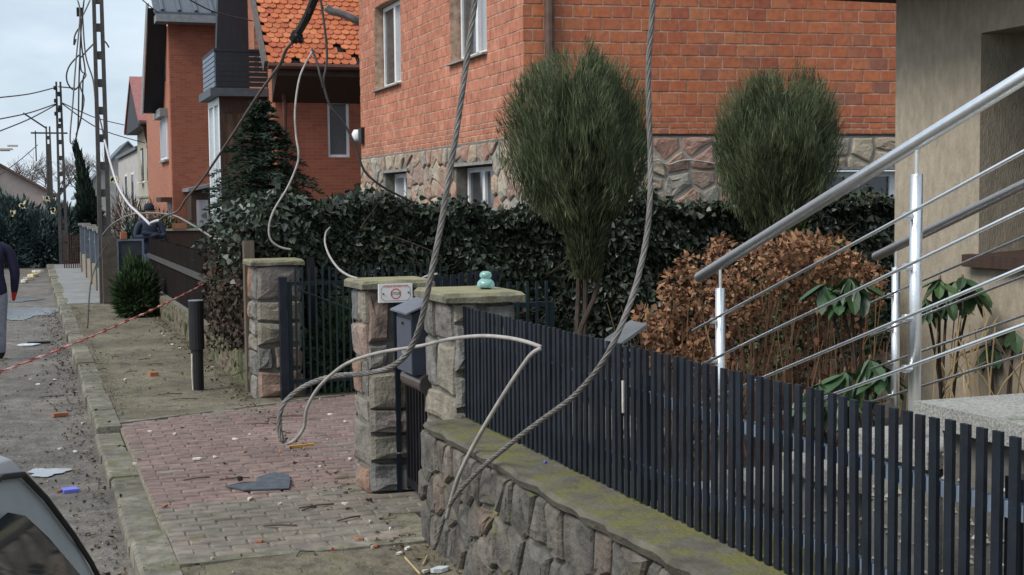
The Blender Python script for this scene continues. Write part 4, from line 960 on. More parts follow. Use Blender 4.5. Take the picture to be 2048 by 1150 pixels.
# bollard
bo=thing('bollard',onz(396,779,.12),'black painted steel tube bollard in the dirt verge','bollard')
c=onz(396,779,.12)-UP*.03
MB().tube([c,c+UP*.45],.062,16).build('lower_tube',mblack,bo,smooth=False);MB().tube([c+UP*.44,c+UP*.93],.076,16).build('upper_sleeve',mblack,bo)
MB().tube([c+UP*.93,c+UP*.937],.078,16).build('cap',mgreymetal,bo)
MB().tube([c+UP*.02-N*.05-S*.03,c+UP*.2-N*.056-S*.028,c+UP*.4-N*.054-S*.03],.010,5).build('peeled_patch',mplaster,bo)
# ================================================================== FOLIAGE
def unit(a): return a/np.maximum(1e-9,np.linalg.norm(a,axis=1,keepdims=True))
def blades(c,d,ln,wd,name,mt,parent,fold=0,shape='rhomb'):
    """c base points, d unit directions, ln/wd per blade"""
    n=len(c);d=unit(d);r=rng.normal(size=(n,3));s=unit(np.cross(d,r));nn=np.cross(d,s)
    ln=np.broadcast_to(np.asarray(ln,float).reshape(-1,1),(n,1));wd=np.broadcast_to(np.asarray(wd,float).reshape(-1,1),(n,1))
    if shape=='rhomb':
        v=np.stack([c,c+d*ln*.45+s*wd*.5,c+d*ln,c+d*ln*.45-s*wd*.5],1);k=4
    else:   # ivy: five pointed
        v=np.stack([c,c+d*ln*.18+s*wd*.5,c+d*ln*.5+s*wd*.34+nn*wd*.1,c+d*ln,c+d*ln*.5-s*wd*.34+nn*wd*.1,c+d*ln*.18-s*wd*.5],1);k=6
    base=np.array(wl(parent)) if parent else np.zeros(3)
    v=(v.reshape(-1,3)-base)
    me=bpy.data.meshes.new(name);me.vertices.add(n*k);me.vertices.foreach_set('co',v.ravel())
    me.loops.add(n*k);me.loops.foreach_set('vertex_index',np.arange(n*k));me.polygons.add(n)
    me.polygons.foreach_set('loop_start',np.arange(n)*k);me.polygons.foreach_set('loop_total',np.full(n,k))
    me.materials.append(mt);me.update(calc_edges=True);me.validate()
    o=link(name,me,parent);o['kind']='stuff';return o
A3=lambda v:np.array([v.x,v.y,v.z])
Sn,Nn,Un=A3(S),A3(N),np.array([0,0,1.])
def puvz(u,v,z): return np.outer(u,Sn)+np.outer(v,Nn)+np.outer(z,Un)
# --- ivy hedge between the two gardens
hg=thing('ivy_hedge',P(13.9,5.5,.1),'dense dark ivy hedge running behind the gates and garden','hedge')
MB().suv(13.72,14.15,2.25,10.6,.1,1.84).build('shade_core',mat('ivy_shadow',(.018,.022,.013),.9,30,.6,1,40,bd=.05),hg)  # dark fill box standing in for the shade inside the hedge
n=44000;v=rng.uniform(2.15,10.6,n);z=.12+1.86*rng.uniform(0,1,n)**.85
lump=.09*np.sin(v*3.1+1)+.07*np.sin(v*7.3+z*5)+.05*np.sin(z*9+v*2)
u=np.minimum(13.60-lump*.8+np.abs(rng.normal(0,.08,n)),13.715-rng.uniform(0,.06,n));topz=1.9+.07*np.sin(v*2.3)+.05*np.sin(v*6.1)+.12*np.exp(-((v-2.4)/.4)**2)
z=np.minimum(z,topz)
top=rng.uniform(size=n)<.22;u=np.where(top,rng.uniform(13.55,14.4,n),u);z=np.where(top,topz+rng.normal(0,.05,n),z)
d=-Sn*.35+np.array([0,0,-.6])+rng.normal(0,.55,(n,3));d[top]+=np.array([0,0,.5])
blades(puvz(u,v,z),d,rng.uniform(.05,.10,n),rng.uniform(.05,.095,n),'leaves',mivy,hg,shape='ivy')
tw=MB()
for k in range(40):
    v0=random.uniform(2.3,10);a=P(13.6,v0,random.uniform(.3,1.8));tw.tube(bez([a,a+N*random.uniform(-.3,.3)+UP*random.uniform(-.3,.3)-S*.06,a+N*random.uniform(-.6,.6)+UP*random.uniform(-.4,.4)],3),.006,4)
o=tw.build('runners',mtwig,hg);o['kind']='stuff'
# ivy and dead leaves spilling over the wooden fence end
iv=thing('dead_climber',P(14.5,2.1,.4),'half dead climber with brown leaves hanging over the board fence','climber')
n=2600;u=13.7+3.2*rng.uniform(0,1,n)**1.6;v=2.08+rng.normal(0,.05,n)-.06*rng.uniform(size=n);z=rng.uniform(.55,1.75,n)-.12*(u-13.7)
blades(puvz(u,v,z),np.array([0,0,-.6])+rng.normal(0,.6,(n,3)),rng.uniform(.04,.075,n),rng.uniform(.035,.06,n),'dead_leaves',mivydead,iv,shape='ivy')
n=1800;u=13.65+1.9*rng.uniform(0,1,n)**1.3;v=2.1+rng.normal(0,.12,n);z=1.62+rng.normal(0,.16,n)
blades(puvz(u,v,z),np.array([0,0,-.3])+rng.normal(0,.7,(n,3)),rng.uniform(.05,.09,n),rng.uniform(.05,.08,n),'green_leaves',mivy,iv,shape='ivy')
tw=MB()
for k in range(60):
    a=P(random.uniform(13.7,16.6),2.06,random.uniform(.6,1.6));tw.tube(bez([a,a+S*random.uniform(-.3,.3)-UP*.2-N*.04,a+S*random.uniform(-.5,.5)-UP*random.uniform(.3,.7)],3),.005,4)
o=tw.build('stems',mtwig,iv);o['kind']='stuff'
# --- ball junipers on short trunks
def ball(cu,cv,zlist,rlist,n,label,trunkz,droop=True,seed=0):
    t=thing('juniper_tree',P(cu,cv,.15),label,'tree')
    zz=rng.uniform(zlist[0],zlist[-1],n*2);rr_=np.interp(zz,zlist,rlist);keep=rng.uniform(size=n*2)<(rr_/max(rlist))**1.2;zz=zz[keep][:n];rr_=rr_[keep][:n];n=len(zz)
    th=rng.uniform(0,2*math.pi,n)
    lob=1+.11*np.sin(th*3+zz*2+seed)+.10*np.sin(th*7+zz*5)+.07*np.sin(th*13+zz*3)
    f=np.sqrt(rng.uniform(.12,1,n))**.6;r=rr_*lob*f
    gap=np.sin(th*5+zz*9+seed*3)*np.sin(th*9-zz*6+1)+.5*np.sin(th*17+zz*15);kp=~((gap>.75)&(f>.72));th,zz,rr_,f,r,lob=th[kp],zz[kp],rr_[kp],f[kp],r[kp],lob[kp];n=len(th)
    zt=zz+(.12*np.sin(th*3+seed*2)+.08*np.sin(th*7)+.05*np.sin(th*15))*np.clip((zz-zlist[3])/.5,0,1)
    c=puvz(np.full(n,cu),np.full(n,cv),zt)+np.outer(r*np.cos(th),Nn)+np.outer(r*np.sin(th),Sn)
    out=np.outer(np.cos(th),Nn)+np.outer(np.sin(th),Sn)
    cl_=np.stack([np.sin(c[:,0]*9+c[:,2]*6+1),np.sin(c[:,1]*9+c[:,2]*7),.4*np.sin(c[:,0]*8+c[:,1]*5)],1)
    d=Un*1.0+out*(.42*f)[:,None]+cl_*.28+rng.normal(0,.24,(n,3))
    blades(c-d*.06,d,rng.uniform(.06,.15,n),rng.uniform(.004,.010,n),'crown',mjun,t)
    m_=int(n*.09);th=rng.uniform(0,2*math.pi,m_);hh=rng.uniform(zlist[2],zlist[-1],m_);r=np.interp(hh,zlist,rlist)*rng.uniform(.9,1.05,m_)
    out=np.outer(np.cos(th),Nn)+np.outer(np.sin(th),Sn)
    blades(puvz(np.full(m_,cu),np.full(m_,cv),hh)+out*r[:,None],Un+out*.35+rng.normal(0,.2,(m_,3)),rng.uniform(.10,.26,m_),rng.uniform(.004,.008,m_),'tips',mjun,t)
    MB().lathe(P(cu,cv,0),[(max(.03,r*.5),z-(.12 if z>zlist[4] else 0)) for z,r in zip(zlist,rlist)],14).build('shade_core',mat('juniper_shadow',(.010,.014,.008),.95,9,.3,0),t)  # dark core painted as the shade within the crown
    tk=MB()
    for k in range(3):
        a=random.uniform(0,6.28);b=P(cu,cv,.12)+N*.05*math.cos(a)+S*.05*math.sin(a)
        tk.tube(bez([b,b+UP*.6+N*random.uniform(-.08,.08),b+UP*1.1+N*.12*math.cos(a)+S*.1*math.sin(a),P(cu,cv,zlist[0]+.35)+N*.22*math.cos(a)+S*.2*math.sin(a)],4),[.03-.001*i for i in range(13)],6)
    tk.build('trunk',mtrunk,t)
    if droop:
        m_=6500;th=rng.uniform(0,2*math.pi,m_);hh=rng.uniform(trunkz,zlist[0]+.2,m_);r=(.09+.18*(hh-trunkz)/(zlist[0]+.2-trunkz))*rng.uniform(.3,1,m_)
        out=np.outer(np.cos(th),Nn)+np.outer(np.sin(th),Sn)
        blades(puvz(np.full(m_,cu-.08),np.full(m_,cv+.03),hh)+out*r[:,None],Un*.9+out*.4+rng.normal(0,.2,(m_,3)),rng.uniform(.07,.15,m_),rng.uniform(.007,.014,m_),'low_sprays',mat('olive_sprays',[(.06,.07,.035),(.08,.085,.045),(.05,.06,.03)],.8,6,.2,0,spec=.2),t)
    return t
ball(11.5,4.77,[1.74,1.92,2.12,2.42,2.72,2.95,3.12,3.22],[.20,.40,.545,.615,.60,.53,.38,.17],36000,'clipped juniper ball on bare stems beside the brick house corner',1.25)
ball(12.2,7.27,[1.65,1.9,2.1,2.42,2.7,2.92,3.06,3.17],[.22,.42,.54,.60,.59,.54,.43,.2],34000,'clipped juniper ball standing nearer the beige house',1.6,False,2.)
# --- spruce
def spruce(cu,cv,z0,z1,r0,label):
    t=thing('spruce_tree',P(cu,cv,.1),label,'tree');MB().tube([P(cu,cv,.1),P(cu,cv,z1)],[.09,.012],7).build('trunk',mtrunk,t)
    C=[];D=[];bm=MB();z=z0
    while z<z1-.08:
        f=(z1-z)/(z1-z0);R_=min(.05+r0*f**.85,.86);nb=int(7+7*f)
        for k in range(nb):
            a=random.uniform(0,6.28);L=R_*random.uniform(.72,1.12);o=N*math.cos(a)+S*math.sin(a);b=P(cu,cv,z)
            tip=b+o*L+UP*(.05-.14*L+random.uniform(-.06,.06));mid=b+o*L*.55+UP*(.06)
            q=bez([b,mid,tip],5);bm.tube(q,.006,3,False)
            for i,p in enumerate(q[1:]):
                w_=.5+.5*(1-i/len(q));side=o.cross(UP)
                for j in range(int(11*w_)+4):
                    sd_=random.choice((-1,1));dd=o*random.uniform(.3,1)+side*sd_*random.uniform(.2,1)+UP*random.uniform(-.35,.3)
                    C.append(p+side*sd_*random.uniform(0,.16*w_)*min(1,L*1.5)-o*.03+UP*random.gauss(0,.012));D.append(dd)
        z+=.085
    n=len(C);blades(np.array([A3(c) for c in C]),np.array([A3(d) for d in D]),rng.uniform(.05,.11,n),rng.uniform(.012,.026,n),'crown',mspruce,t)
    o=bm.build('branches',mtrunk,t);o['kind']='stuff'
spruce(18.8,3.05,.75,3.42,1.42,'dark green spruce in front of the tiled house porch')
# --- generic shrub
def shrub(name,c,rad,n,mt,label,cat,ln=(.08,.16),wd=(.02,.04),upb=.4,cone=0,stems=True,lean=None):
    t=thing(name,c,label,cat);cn=A3(V(c))
    p=unit(rng.normal(size=(n,3)))*(rng.uniform(.25,1,n)**.5)[:,None]
    p[:,2]=np.where(p[:,2]<-.75,-.75,p[:,2]);lob=1+.14*np.sin(p[:,0]*6+p[:,2]*4)+.1*np.sin(p[:,1]*9+p[:,2]*7)
    q=p*lob[:,None]
    if cone: q[:,:2]*=(1-cone*(q[:,2:3]+1)/2)
    q=np.outer(q[:,0],Nn)*rad[0]+np.outer(q[:,1],Sn)*rad[1]+np.outer(q[:,2],Un)*rad[2]
    cc=cn+np.array([0,0,rad[2]*.74])+q
    if lean is not None: cc+=np.outer(cc[:,2]-cn[2],A3(lean))
    d=unit(q)+Un*upb+rng.normal(0,.35,(n,3))
    blades(cc,d,rng.uniform(*ln,n),rng.uniform(*wd,n),'crown',mt,t)
    if stems:
        tk=MB()
        for k in range(5):
            a=random.uniform(0,6.28);tk.tube([V(c)-UP*.03,V(c)+UP*rad[2]*.6+(N*math.cos(a)*rad[0]+S*math.sin(a)*rad[1])*.4+(lean*rad[2]*.6 if lean is not None else V((0,0,0)))],[.03,.008],5)
        tk.build('trunk',mtrunk,t)
    return t
shrub('juniper_bush',onz(275,632,.12)+UP*0,(.36,.45,.52),3800,mat('bright_juniper',[(.03,.055,.02),(.045,.075,.028),(.022,.042,.018)],.8,6,.2,0,spec=.2),'low green juniper bush at the end of the board fence','bush',(.1,.22),(.02,.045),.7,.25)
shrub('blue_juniper_bush',P(47,-.55,-.02),(.95,1.6,1.3),7000,mbluejun,'broad blue green juniper spreading at the road bend','bush',(.15,.35),(.04,.09))
shrub('blue_juniper_bush',P(46.2,.45,-.02),(.75,1.2,.95),5000,mbluejun,'darker blue green juniper beside the slotted clamp pole','bush',(.15,.35),(.04,.09))
shrub('blue_juniper_bush',P(50,1.1,-.02),(1.1,1.4,1.15),4500,mbluejun,'blue green juniper behind the brown picket fence','bush',(.15,.35),(.04,.09))
shrub('thuja_tree',P(47,2.15,.05),(.42,.42,2.15),6000,mthuja,'tall narrow thuja leaning beside the slotted poles','tree',(.18,.4),(.05,.1),1.0,.72,lean=-N*.16)
shrub('brown_shrub',P(36,2.55,.1),(.9,1.2,1.15),2600,mat('brown_foliage',[(.06,.035,.028),(.08,.05,.035),(.045,.03,.025)],.9,6,.2,0),'leafless brown shrub behind the low front wall','bush',(.15,.4),(.012,.03),.6)
shrub('garden_shrub',P(29,2.15,.1),(.5,.6,.85),2600,mthuja,'dark evergreen shrub behind the steel panel gate','bush',(.1,.22),(.03,.06))
shrub('green_hedge_bush',P(31.0,2.95,.1),(.75,.6,.95),5200,mgreenhedge,'bright green rounded bush behind the brown board edging','bush',(.05,.1),(.03,.05))
shrub('evergreen_shrub',P(13.25,2.95,.1),(.4,.22,.52),2600,mgreenhedge,'small green shrub behind the open bar gate leaf','bush',(.05,.09),(.025,.04))
shrub('evergreen_shrub',P(8.75,3.15,.15),(.33,.25,.55),2600,mgreenhedge,'small green shrub behind the low square framed gate','bush',(.04,.07),(.02,.03))
shrub('box_shrub',P(7.9,5.0,.42),(.5,.45,.78),3600,mat('fresh_leaf',[(.045,.07,.02),(.06,.09,.028),(.035,.055,.018)],.5,6,.2,0),'small leaved green shrub at the stucco house corner','bush',(.03,.06),(.02,.035))
# bare trees far off
def bare(c,h,label,seed):
    rn=random.Random(seed);t=thing('bare_tree',c,label,'tree');mb=MB();tr=MB()
    def rec(p,d,L,r,dep,m_):
        q=p+d*L;m_.tube([p,q],[r,r*.7],4,False)
        if dep==0: return
        for k in range(3 if dep>1 else 2):
            nd_=(d+V((rn.gauss(0,.45),rn.gauss(0,.45),rn.gauss(.08,.3)))).normalized();rec(q,nd_,L*rn.uniform(.6,.85),r*.62,dep-1,mb)
    rec(V(c),UP,h*.3,h*.022,6,tr);tr.build('trunk',mbare,t);o=mb.build('crown',mbare,t);o['kind']='stuff'
bare(P(95,1.7,0),5.4,'bare leafless tree standing behind the storm damaged house',3)
bare(P(100,4.3,0),5.6,'bare leafless tree beyond the leaning thuja',5)
bare(P(110,-1.2,0),6.4,'faint leafless tree at the far left road bend',8)
# --- hydrangea
hy=thing('hydrangea_bush',P(7.3,4.1,.42),'dried brown hydrangea bush full of flower heads behind the slat fence','bush')
heads=[]
for k in range(5):
    n=110;d_=unit(rng.normal(size=(n,3)));c=d_*rng.uniform(.045,.085,(n,1))*np.array([1,1,.8])
    o=blades(c,d_+rng.normal(0,.6,(n,3)),rng.uniform(.02,.038,n),rng.uniform(.018,.032,n),'flower_head',mhyd,None,shape='ivy');heads.append(o.data);bpy.data.objects.remove(o)
hp=[]
for (x,y) in [(1290,650),(1310,690),(1330,640),(1345,600),(1360,560),(1375,530),(1395,600),(1405,645),(1350,660),(1440,500),(1430,520),(1420,560),(1450,575),(1470,560),(1500,530),(1520,520),(1540,545),(1480,600),(1530,590),(1580,500),(1600,495),(1620,505),(1640,498),(1575,540),(1610,545),(1650,530),(1690,520),(1700,540),(1720,545),(1745,560),(1670,560),(1700,580),(1420,610),(1450,640),(1380,680),(1560,575),(1620,590),(1340,700),(1400,700),(1740,600),(1650,600),(1510,640),(1470,680),(1590,630),(1360,720),(1310,660),(1550,515),(1660,505)]:
    hp.append(onu(x+random.uniform(-6,6),y+random.uniform(-5,5),7.2+random.uniform(-.25,.45)))
for p in hp:
    o=link('flower_head',random.choice(heads),hy,p-wl(hy));o['kind']='stuff';o.rotation_euler=(random.uniform(0,6),random.uniform(0,6),random.uniform(0,6));s_=random.uniform(.9,1.5);o.scale=(s_,s_,s_)
tw=MB()
for p in hp:
    g=P(7.3+random.gauss(0,.15),p.dot(N)*.55+4.15*.45+random.gauss(0,.12),.40)
    tw.tube(bez([g,g.lerp(p,.55)+UP*.05,p],4),.0055,4)
for k in range(230):
    g=P(7.25+random.gauss(0,.25),random.uniform(3.45,4.95),.40);tw.tube([g,g+UP*random.uniform(.4,1.0)+N*random.gauss(0,.12)+S*random.gauss(0,.1)],[.005,.0025],4)
o=tw.build('stems',mstem,hy);o['kind']='stuff'
n=1100;vv=rng.uniform(3.5,5.0,n);blades(puvz(7.4+rng.normal(0,.2,n),vv,rng.uniform(.5,1.42,n)*(1-.18*np.abs(vv-4.3))),rng.normal(0,1,(n,3)),rng.uniform(.03,.07,n),rng.uniform(.02,.04,n),'dry_leaves',mat('dry_leaf',[(.14,.06,.036),(.19,.09,.05),(.10,.045,.03)],.9,9,.2,0),hy,shape='ivy')
# --- rhododendrons, each leaf a piece
lv=[(0,0,0),(.022,.03,.006),(.03,.075,.007),(.02,.12,.004),(0,.145,0),(-.02,.12,.004),(-.03,.075,.007),(-.022,.03,.006),(0,.075,-.004)]
lme=bpy.data.meshes.new('leaf');lme.from_pydata(lv,[],[(0,1,8),(1,2,8),(2,3,8),(3,4,8),(4,5,8),(5,6,8),(6,7,8),(7,0,8)]);lme.materials.append(mrho)
def rhodo(pts,u,base,label):
    b=P(*base);t=thing('rhododendron',b,label,'bush');tk=MB()
    for x,y in pts:
        p=onu(x,y,u+random.uniform(-.12,.2));tk.tube(bez([b,b.lerp(p,.5)+UP*.02+N*random.uniform(-.05,.05),p],4),[.014-.0009*i for i in range(9)],5)
        for k in range(9):
            a=k*2*math.pi/9+random.uniform(-.3,.3);o=link('leaf',lme,t,p-b+UP*random.uniform(-.015,.015))
            o.rotation_euler=Euler((R(random.uniform(-75,-20)),0,a+random.uniform(-.15,.15)));s_=random.uniform(1.0,1.5);o.scale=(s_,s_,s_)
        bd=MB().lathe(p,[(.003,-.005),(.009,.008),(.007,.02),(.002,.03)],7).build('bud',mat('bud',(.16,.09,.05),.6,9,.1,0),t)
    tk.build('stems',mtrunk,t)
rhodo([(1650,570),(1700,555),(1680,590),(1725,570)],6.55,(6.6,4.55,.42),'rhododendron with drooping leaves beside the dried hydrangea')
rhodo([(1640,770),(1690,745),(1720,770),(1740,720),(1670,790),(1770,745),(1610,790)],5.9,(6.1,4.1,.42),'low rhododendron beside the foot of the stair')
rhodo([(1880,560),(1925,558),(1850,600),(1895,590),(1945,575)],6.6,(6.7,5.15,.42),'upright rhododendron against the stucco wall')
rhodo([(2000,635),(2030,660),(1985,690),(2040,620),(2020,720)],6.6,(6.55,5.45,.42),'rhododendron with limp leaves under the window sill')
for k in range(1):
    rd=thing('dry_reeds',P(6.3,5.2,.42),'dry straw coloured stems standing against the stucco wall','plant');q=MB()
    for j in range(26):
        g=P(6.5+random.gauss(0,.2),random.uniform(4.9,5.42),.41);q.tube(bez([g,g+UP*.4+N*random.gauss(0,.04),g+UP*random.uniform(.6,1.0)+N*random.gauss(0,.12)-S*random.uniform(-.1,.2)],3),.0045,4)
    o=q.build('stems',mreed,rd);o['kind']='stuff'
# ================================================================== PEOPLE
def person(root,label,J,E_,zones,yaw,loc,sub=2):
    me=bpy.data.meshes.new('body');names=list(J);me.from_pydata([J[k][:3] for k in names],[(names.index(a),names.index(b)) for a,b in E_],[])
    ob=bpy.data.objects.new('body',me);col.objects.link(ob)
    sk_=ob.modifiers.new('s','SKIN');sk_.use_smooth_shade=True;ob.modifiers.new('d','SUBSURF').levels=sub
    for i,k in enumerate(names):
        d=me.skin_vertices[0].data[i];r=J[k][3];d.radius=(r if not isinstance(r,tuple) else r);d.use_root=(k=='pelvis')
    dg=bpy.context.evaluated_depsgraph_get();m2=bpy.data.meshes.new_from_object(ob.evaluated_get(dg));bpy.data.objects.remove(ob)
    mats=[];
    for mt,_ in zones:
        if mt not in mats: mats.append(mt)
    m2.materials.clear()
    for mt in mats: m2.materials.append(mt)
    for p in m2.polygons:
        c=p.center
        for mt,fn in zones:
            if fn(c): p.material_index=mats.index(mt);break
        p.use_smooth=True
    o=link('person',m2,None,loc);o.rotation_euler=(0,0,yaw);tag(o,label,'person');return o
def r2(a,b): return (a,b)
BODY=dict(pelvis=(0,0,.95,r2(.15,.12)),waist=(0,0,1.1,r2(.15,.115)),chest=(0,.0,1.32,r2(.185,.13)),neckb=(0,-.01,1.47,r2(.09,.085)),neck=(0,-.01,1.53,r2(.058,.06)),head=(0,.015,1.63,r2(.075,.092)),head2=(0,.01,1.72,r2(.078,.098)),top=(0,0,1.79,r2(.055,.065)))
BE=[('pelvis','waist'),('waist','chest'),('chest','neckb'),('neckb','neck'),('neck','head'),('head','head2'),('head2','top')]
def legs(J,E_,lx=.11,step=0.):
    for s,n_ in ((1,'l'),(-1,'r')):
        y=step*s
        J['hip'+n_]=(s*.095,0,.86,r2(.105,.115));J['kn'+n_]=(s*lx,y*.5+.01,.5,r2(.075,.08));J['an'+n_]=(s*lx,y-.01,.1,r2(.055,.06));J['ft'+n_]=(s*(lx+.015),y+.10,.045,r2(.05,.042));J['toe'+n_]=(s*(lx+.02),y+.19,.04,r2(.042,.035))
        E_+=[('pelvis','hip'+n_),('hip'+n_,'kn'+n_),('kn'+n_,'an'+n_),('an'+n_,'ft'+n_),('ft'+n_,'toe'+n_)]
J=dict(BODY);E_=list(BE);legs(J,E_)
# arms crossed on the chest; figure faces local +Y
for s,n_,dz in ((1,'l',.0),(-1,'r',.045)):
    J['sh'+n_]=(s*.21,0,1.43,r2(.085,.08));J['el'+n_]=(s*.275,.06,1.17+dz*.3,r2(.068,.066));J['wr'+n_]=(-s*.05,.20,1.20+dz,r2(.05,.05));J['ha'+n_]=(-s*.16,.19,1.23+dz,r2(.04,.035))
    E_+=[('neckb','sh'+n_),('sh'+n_,'el'+n_),('el'+n_,'wr'+n_),('wr'+n_,'ha'+n_)]
def z_man(c): return True
zones=[(mskin,lambda c:1.545<c.z<1.715 and c.y>.02),(mnavy,lambda c:c.z>.86),(mjean,lambda c:c.z>.11),(mblack,lambda c:True)]
mloc=P(27.55,2.24,.14);yaw=math.atan2(-mloc.x,mloc.y)+math.pi    # faces the camera
m1=person('person','man in navy jacket and dark knit hat standing with crossed arms',J,E_,zones,yaw,mloc);m1.scale=(1.02,1.02,1.02)
def hat(parent,z,mt,prof):
    q=MB().lathe((0,0,0),prof,16);me_=q.build('hat',mt,None,smooth=True);me_.parent=parent;me_.location=(0,.01,z);return me_
hat(m1,1.70,mat('knit_hat',(.014,.022,.032),.9,9,.3,.4,60),[(.098,-.005),(.102,.03),(.095,.08),(.07,.12),(.03,.14)])
def face(parent,z):
    q=MB();q.obox((0,.112,z),(.012,0,0),(0,.014,0),(0,0,.022));n_=q.build('nose',mskin,None);n_.parent=parent;n_.location=(0,0,0)
    for s in (-1,1):
        e_=MB().obox((s*.033,.098,z+.03),(.013,0,0),(0,.006,0),(0,0,.006)).build('eye',mblack,None);e_.parent=parent
    b=MB().obox((0,.1,z-.045),(.022,0,0),(0,.006,0),(0,0,.005)).build('mouth',mgutter,None);b.parent=parent
face(m1,1.635)
# second man, walking away at the frame edge
J=dict(BODY);E_=list(BE);legs(J,E_,.10,.07)
for s,n_ in ((1,'l'),(-1,'r')):
    J['sh'+n_]=(s*.215,0,1.43,r2(.085,.085));J['el'+n_]=(s*.285,-.03,1.14,r2(.072,.07));J['wr'+n_]=(s*.29,.06,.90,r2(.052,.05));J['ha'+n_]=(s*.285,.08,.82,r2(.042,.03));J['fi'+n_]=(s*.28,.09,.75,r2(.032,.02))
    E_+=[('neckb','sh'+n_),('sh'+n_,'el'+n_),('el'+n_,'wr'+n_),('wr'+n_,'ha'+n_),('ha'+n_,'fi'+n_)]
zones=[(mred2,lambda c:c.z<.87 and abs(c.x)>.225 and c.z>.6),(mblackj,lambda c:c.z>.86),(mgreyt,lambda c:c.z>.1),(mblack,lambda c:True)]
ml=P(18.6,-.475,0);m2=person('person','man in dark jacket and grey trousers standing on the road',J,E_,zones,math.atan2(S.y,S.x)-math.pi/2+.25,ml)
hat(m2,1.70,mat('dark_hair',(.02,.016,.014),.9,9,.3,.3,60),[(.092,-.06),(.099,.0),(.1,.04),(.085,.085),(.05,.11)])
# ================================================================== CAR
cr_=thing('parked_car',P(2.4,-1.2,0),'silver hatchback parked on the road with only its roof corner showing','car')
cu,cv,cy=3.62,.10,R(0)
CA=R(12);ax=(-S*math.cos(CA)-N*math.sin(CA)).normalized();ay=(N*math.cos(CA)-S*math.sin(CA)).normalized()   # ax forward, ay to the side seen
org=P(3.58,.19,.09)     # tail corner on the seen side at belt height
def C(x,y,z): return org+ax*x+ay*(y)+UP*z
st_=[(-.08,.55,.80),(0.0,.86,1.0),(.22,.95,1.15),(.44,.96,1.31),(.58,.96,1.395),(.9,.95,1.435),(1.9,.95,1.43),(2.35,.95,1.32),(2.85,.92,.99),(3.4,.80,.86),(3.80,.62,.70)]
Wd=1.64
def sect(x,belt,roof):
    tum=max(0.,(roof-belt))*.18;hw=0.0 if -.05<x<3.3 else .10
    p=[(-hw,.25),(.0-hw,.5),(.0-hw,belt-.1),(-.03-hw,belt),(-.03-hw-tum*.9,roof-.06),(-.045-hw-tum,roof-.025),(-.10-hw-tum,roof)]
    return [(y,z) for y,z in p]+[(-Wd-y,z) for y,z in reversed(p)]
mb=MB();rings=[]
for x,b_,r_ in st_:
    rings.append([C(x,y,z) for y,z in sect(x,b_,max(r_,b_+.02))])
vs=[p for r_ in rings for p in r_];m_=len(rings[0]);fs=[]
for i in range(len(rings)-1):
    for j in range(m_): k=(j+1)%m_;fs.append((i*m_+j,i*m_+k,(i+1)*m_+k,(i+1)*m_+j))
fs.append(tuple(range(m_)));fs.append(tuple((len(rings)-1)*m_+j for j in reversed(range(m_))))
mb.add(vs,fs);body=mb.build('body',mcar,cr_)
mod=body.modifiers.new('b','BEVEL');mod.width=.025;mod.segments=3;mod.limit_method='ANGLE';mod.angle_limit=R(20)
body.data.polygons.foreach_set('use_smooth',[True]*len(body.data.polygons))
def side(x,z,off=.0):
    xs=[s_[0] for s_ in st_];b_=float(np.interp(x,xs,[s_[1] for s_ in st_]));r_=float(np.interp(x,xs,[s_[2] for s_ in st_]))
    t_=(z-b_)/max(.05,(r_-.06-b_));y=-.03-max(0,(r_-b_))*.18*.9*t_
    return C(x,y+off,z)
win=[(.26,1.0),(.36,1.07),(.54,1.19),(.68,1.27),(.80,1.305),(1.27,1.315),(1.27,1.0)]
MB().add([side(x,z,.012) for x,z in win],[tuple(range(len(win)))]).build('window',mcarglass,cr_)
win2=[(1.38,1.03),(1.38,1.345),(1.95,1.335),(2.35,1.22),(2.6,1.06)];MB().add([side(x,z,.012) for x,z in win2],[tuple(range(len(win2)))]).build('window',mcarglass,cr_)
tr=[(.05,.96),(.12,1.02),(.28,1.13),(.47,1.26),(.62,1.345),(.78,1.372),(1.33,1.372)];MB().tube([side(x,z,.010) for x,z in tr],.007,6).build('window_trim',mrubber,cr_)
MB().tube([side(1.34,1.37,.01),side(1.34,.95,.01),C(1.34,.003,.4)],.004,5).build('door_gap',mrubber,cr_)
for x in (.62,3.05):
    for y in (-.10,-Wd+.10):
        w_=MB().tube([C(x,y-.09,.3),C(x,y+.09,.3)],.3,24).build('wheel',mrubber,cr_);MB().tube([C(x,y-.095,.3),C(x,y+.098,.3)],.19,18).build('rim',mgreymetal,w_)
MB().hexa([C(-.02,-.2,.72),C(-.02,-.42,.72),C(.04,-.42,.72),C(.04,-.2,.72),C(.03,-.2,.92),C(.03,-.42,.92),C(.1,-.42,.92),C(.1,-.2,.92)]).build('tail_light',mred2,cr_)
# ================================================================== STORM DEBRIS
def shard(c,s,mt,label,cat,name,n=7,th=.012,rz=None,asp=.55):
    a=random.uniform(0,6.28) if rz is None else rz;ex=N*math.cos(a)+S*math.sin(a);ey=-N*math.sin(a)+S*math.cos(a)
    pts=[];
    for k in range(n):
        t_=k*2*math.pi/n;rr_=s*random.uniform(.6,1.1);pts.append(c+ex*rr_*math.cos(t_)+ey*rr_*asp*math.sin(t_)+UP*random.uniform(0,.006))
    o=MB().prism(pts,UP*th).build(name,mt,None,origin=c);tag(o,label,cat);return o
def gz(v): return .122 if v>.66 else .004
def at_g(x,y):
    p=onz(x,y,.122)
    return p if p.dot(N)>.66 else onz(x,y,.004)
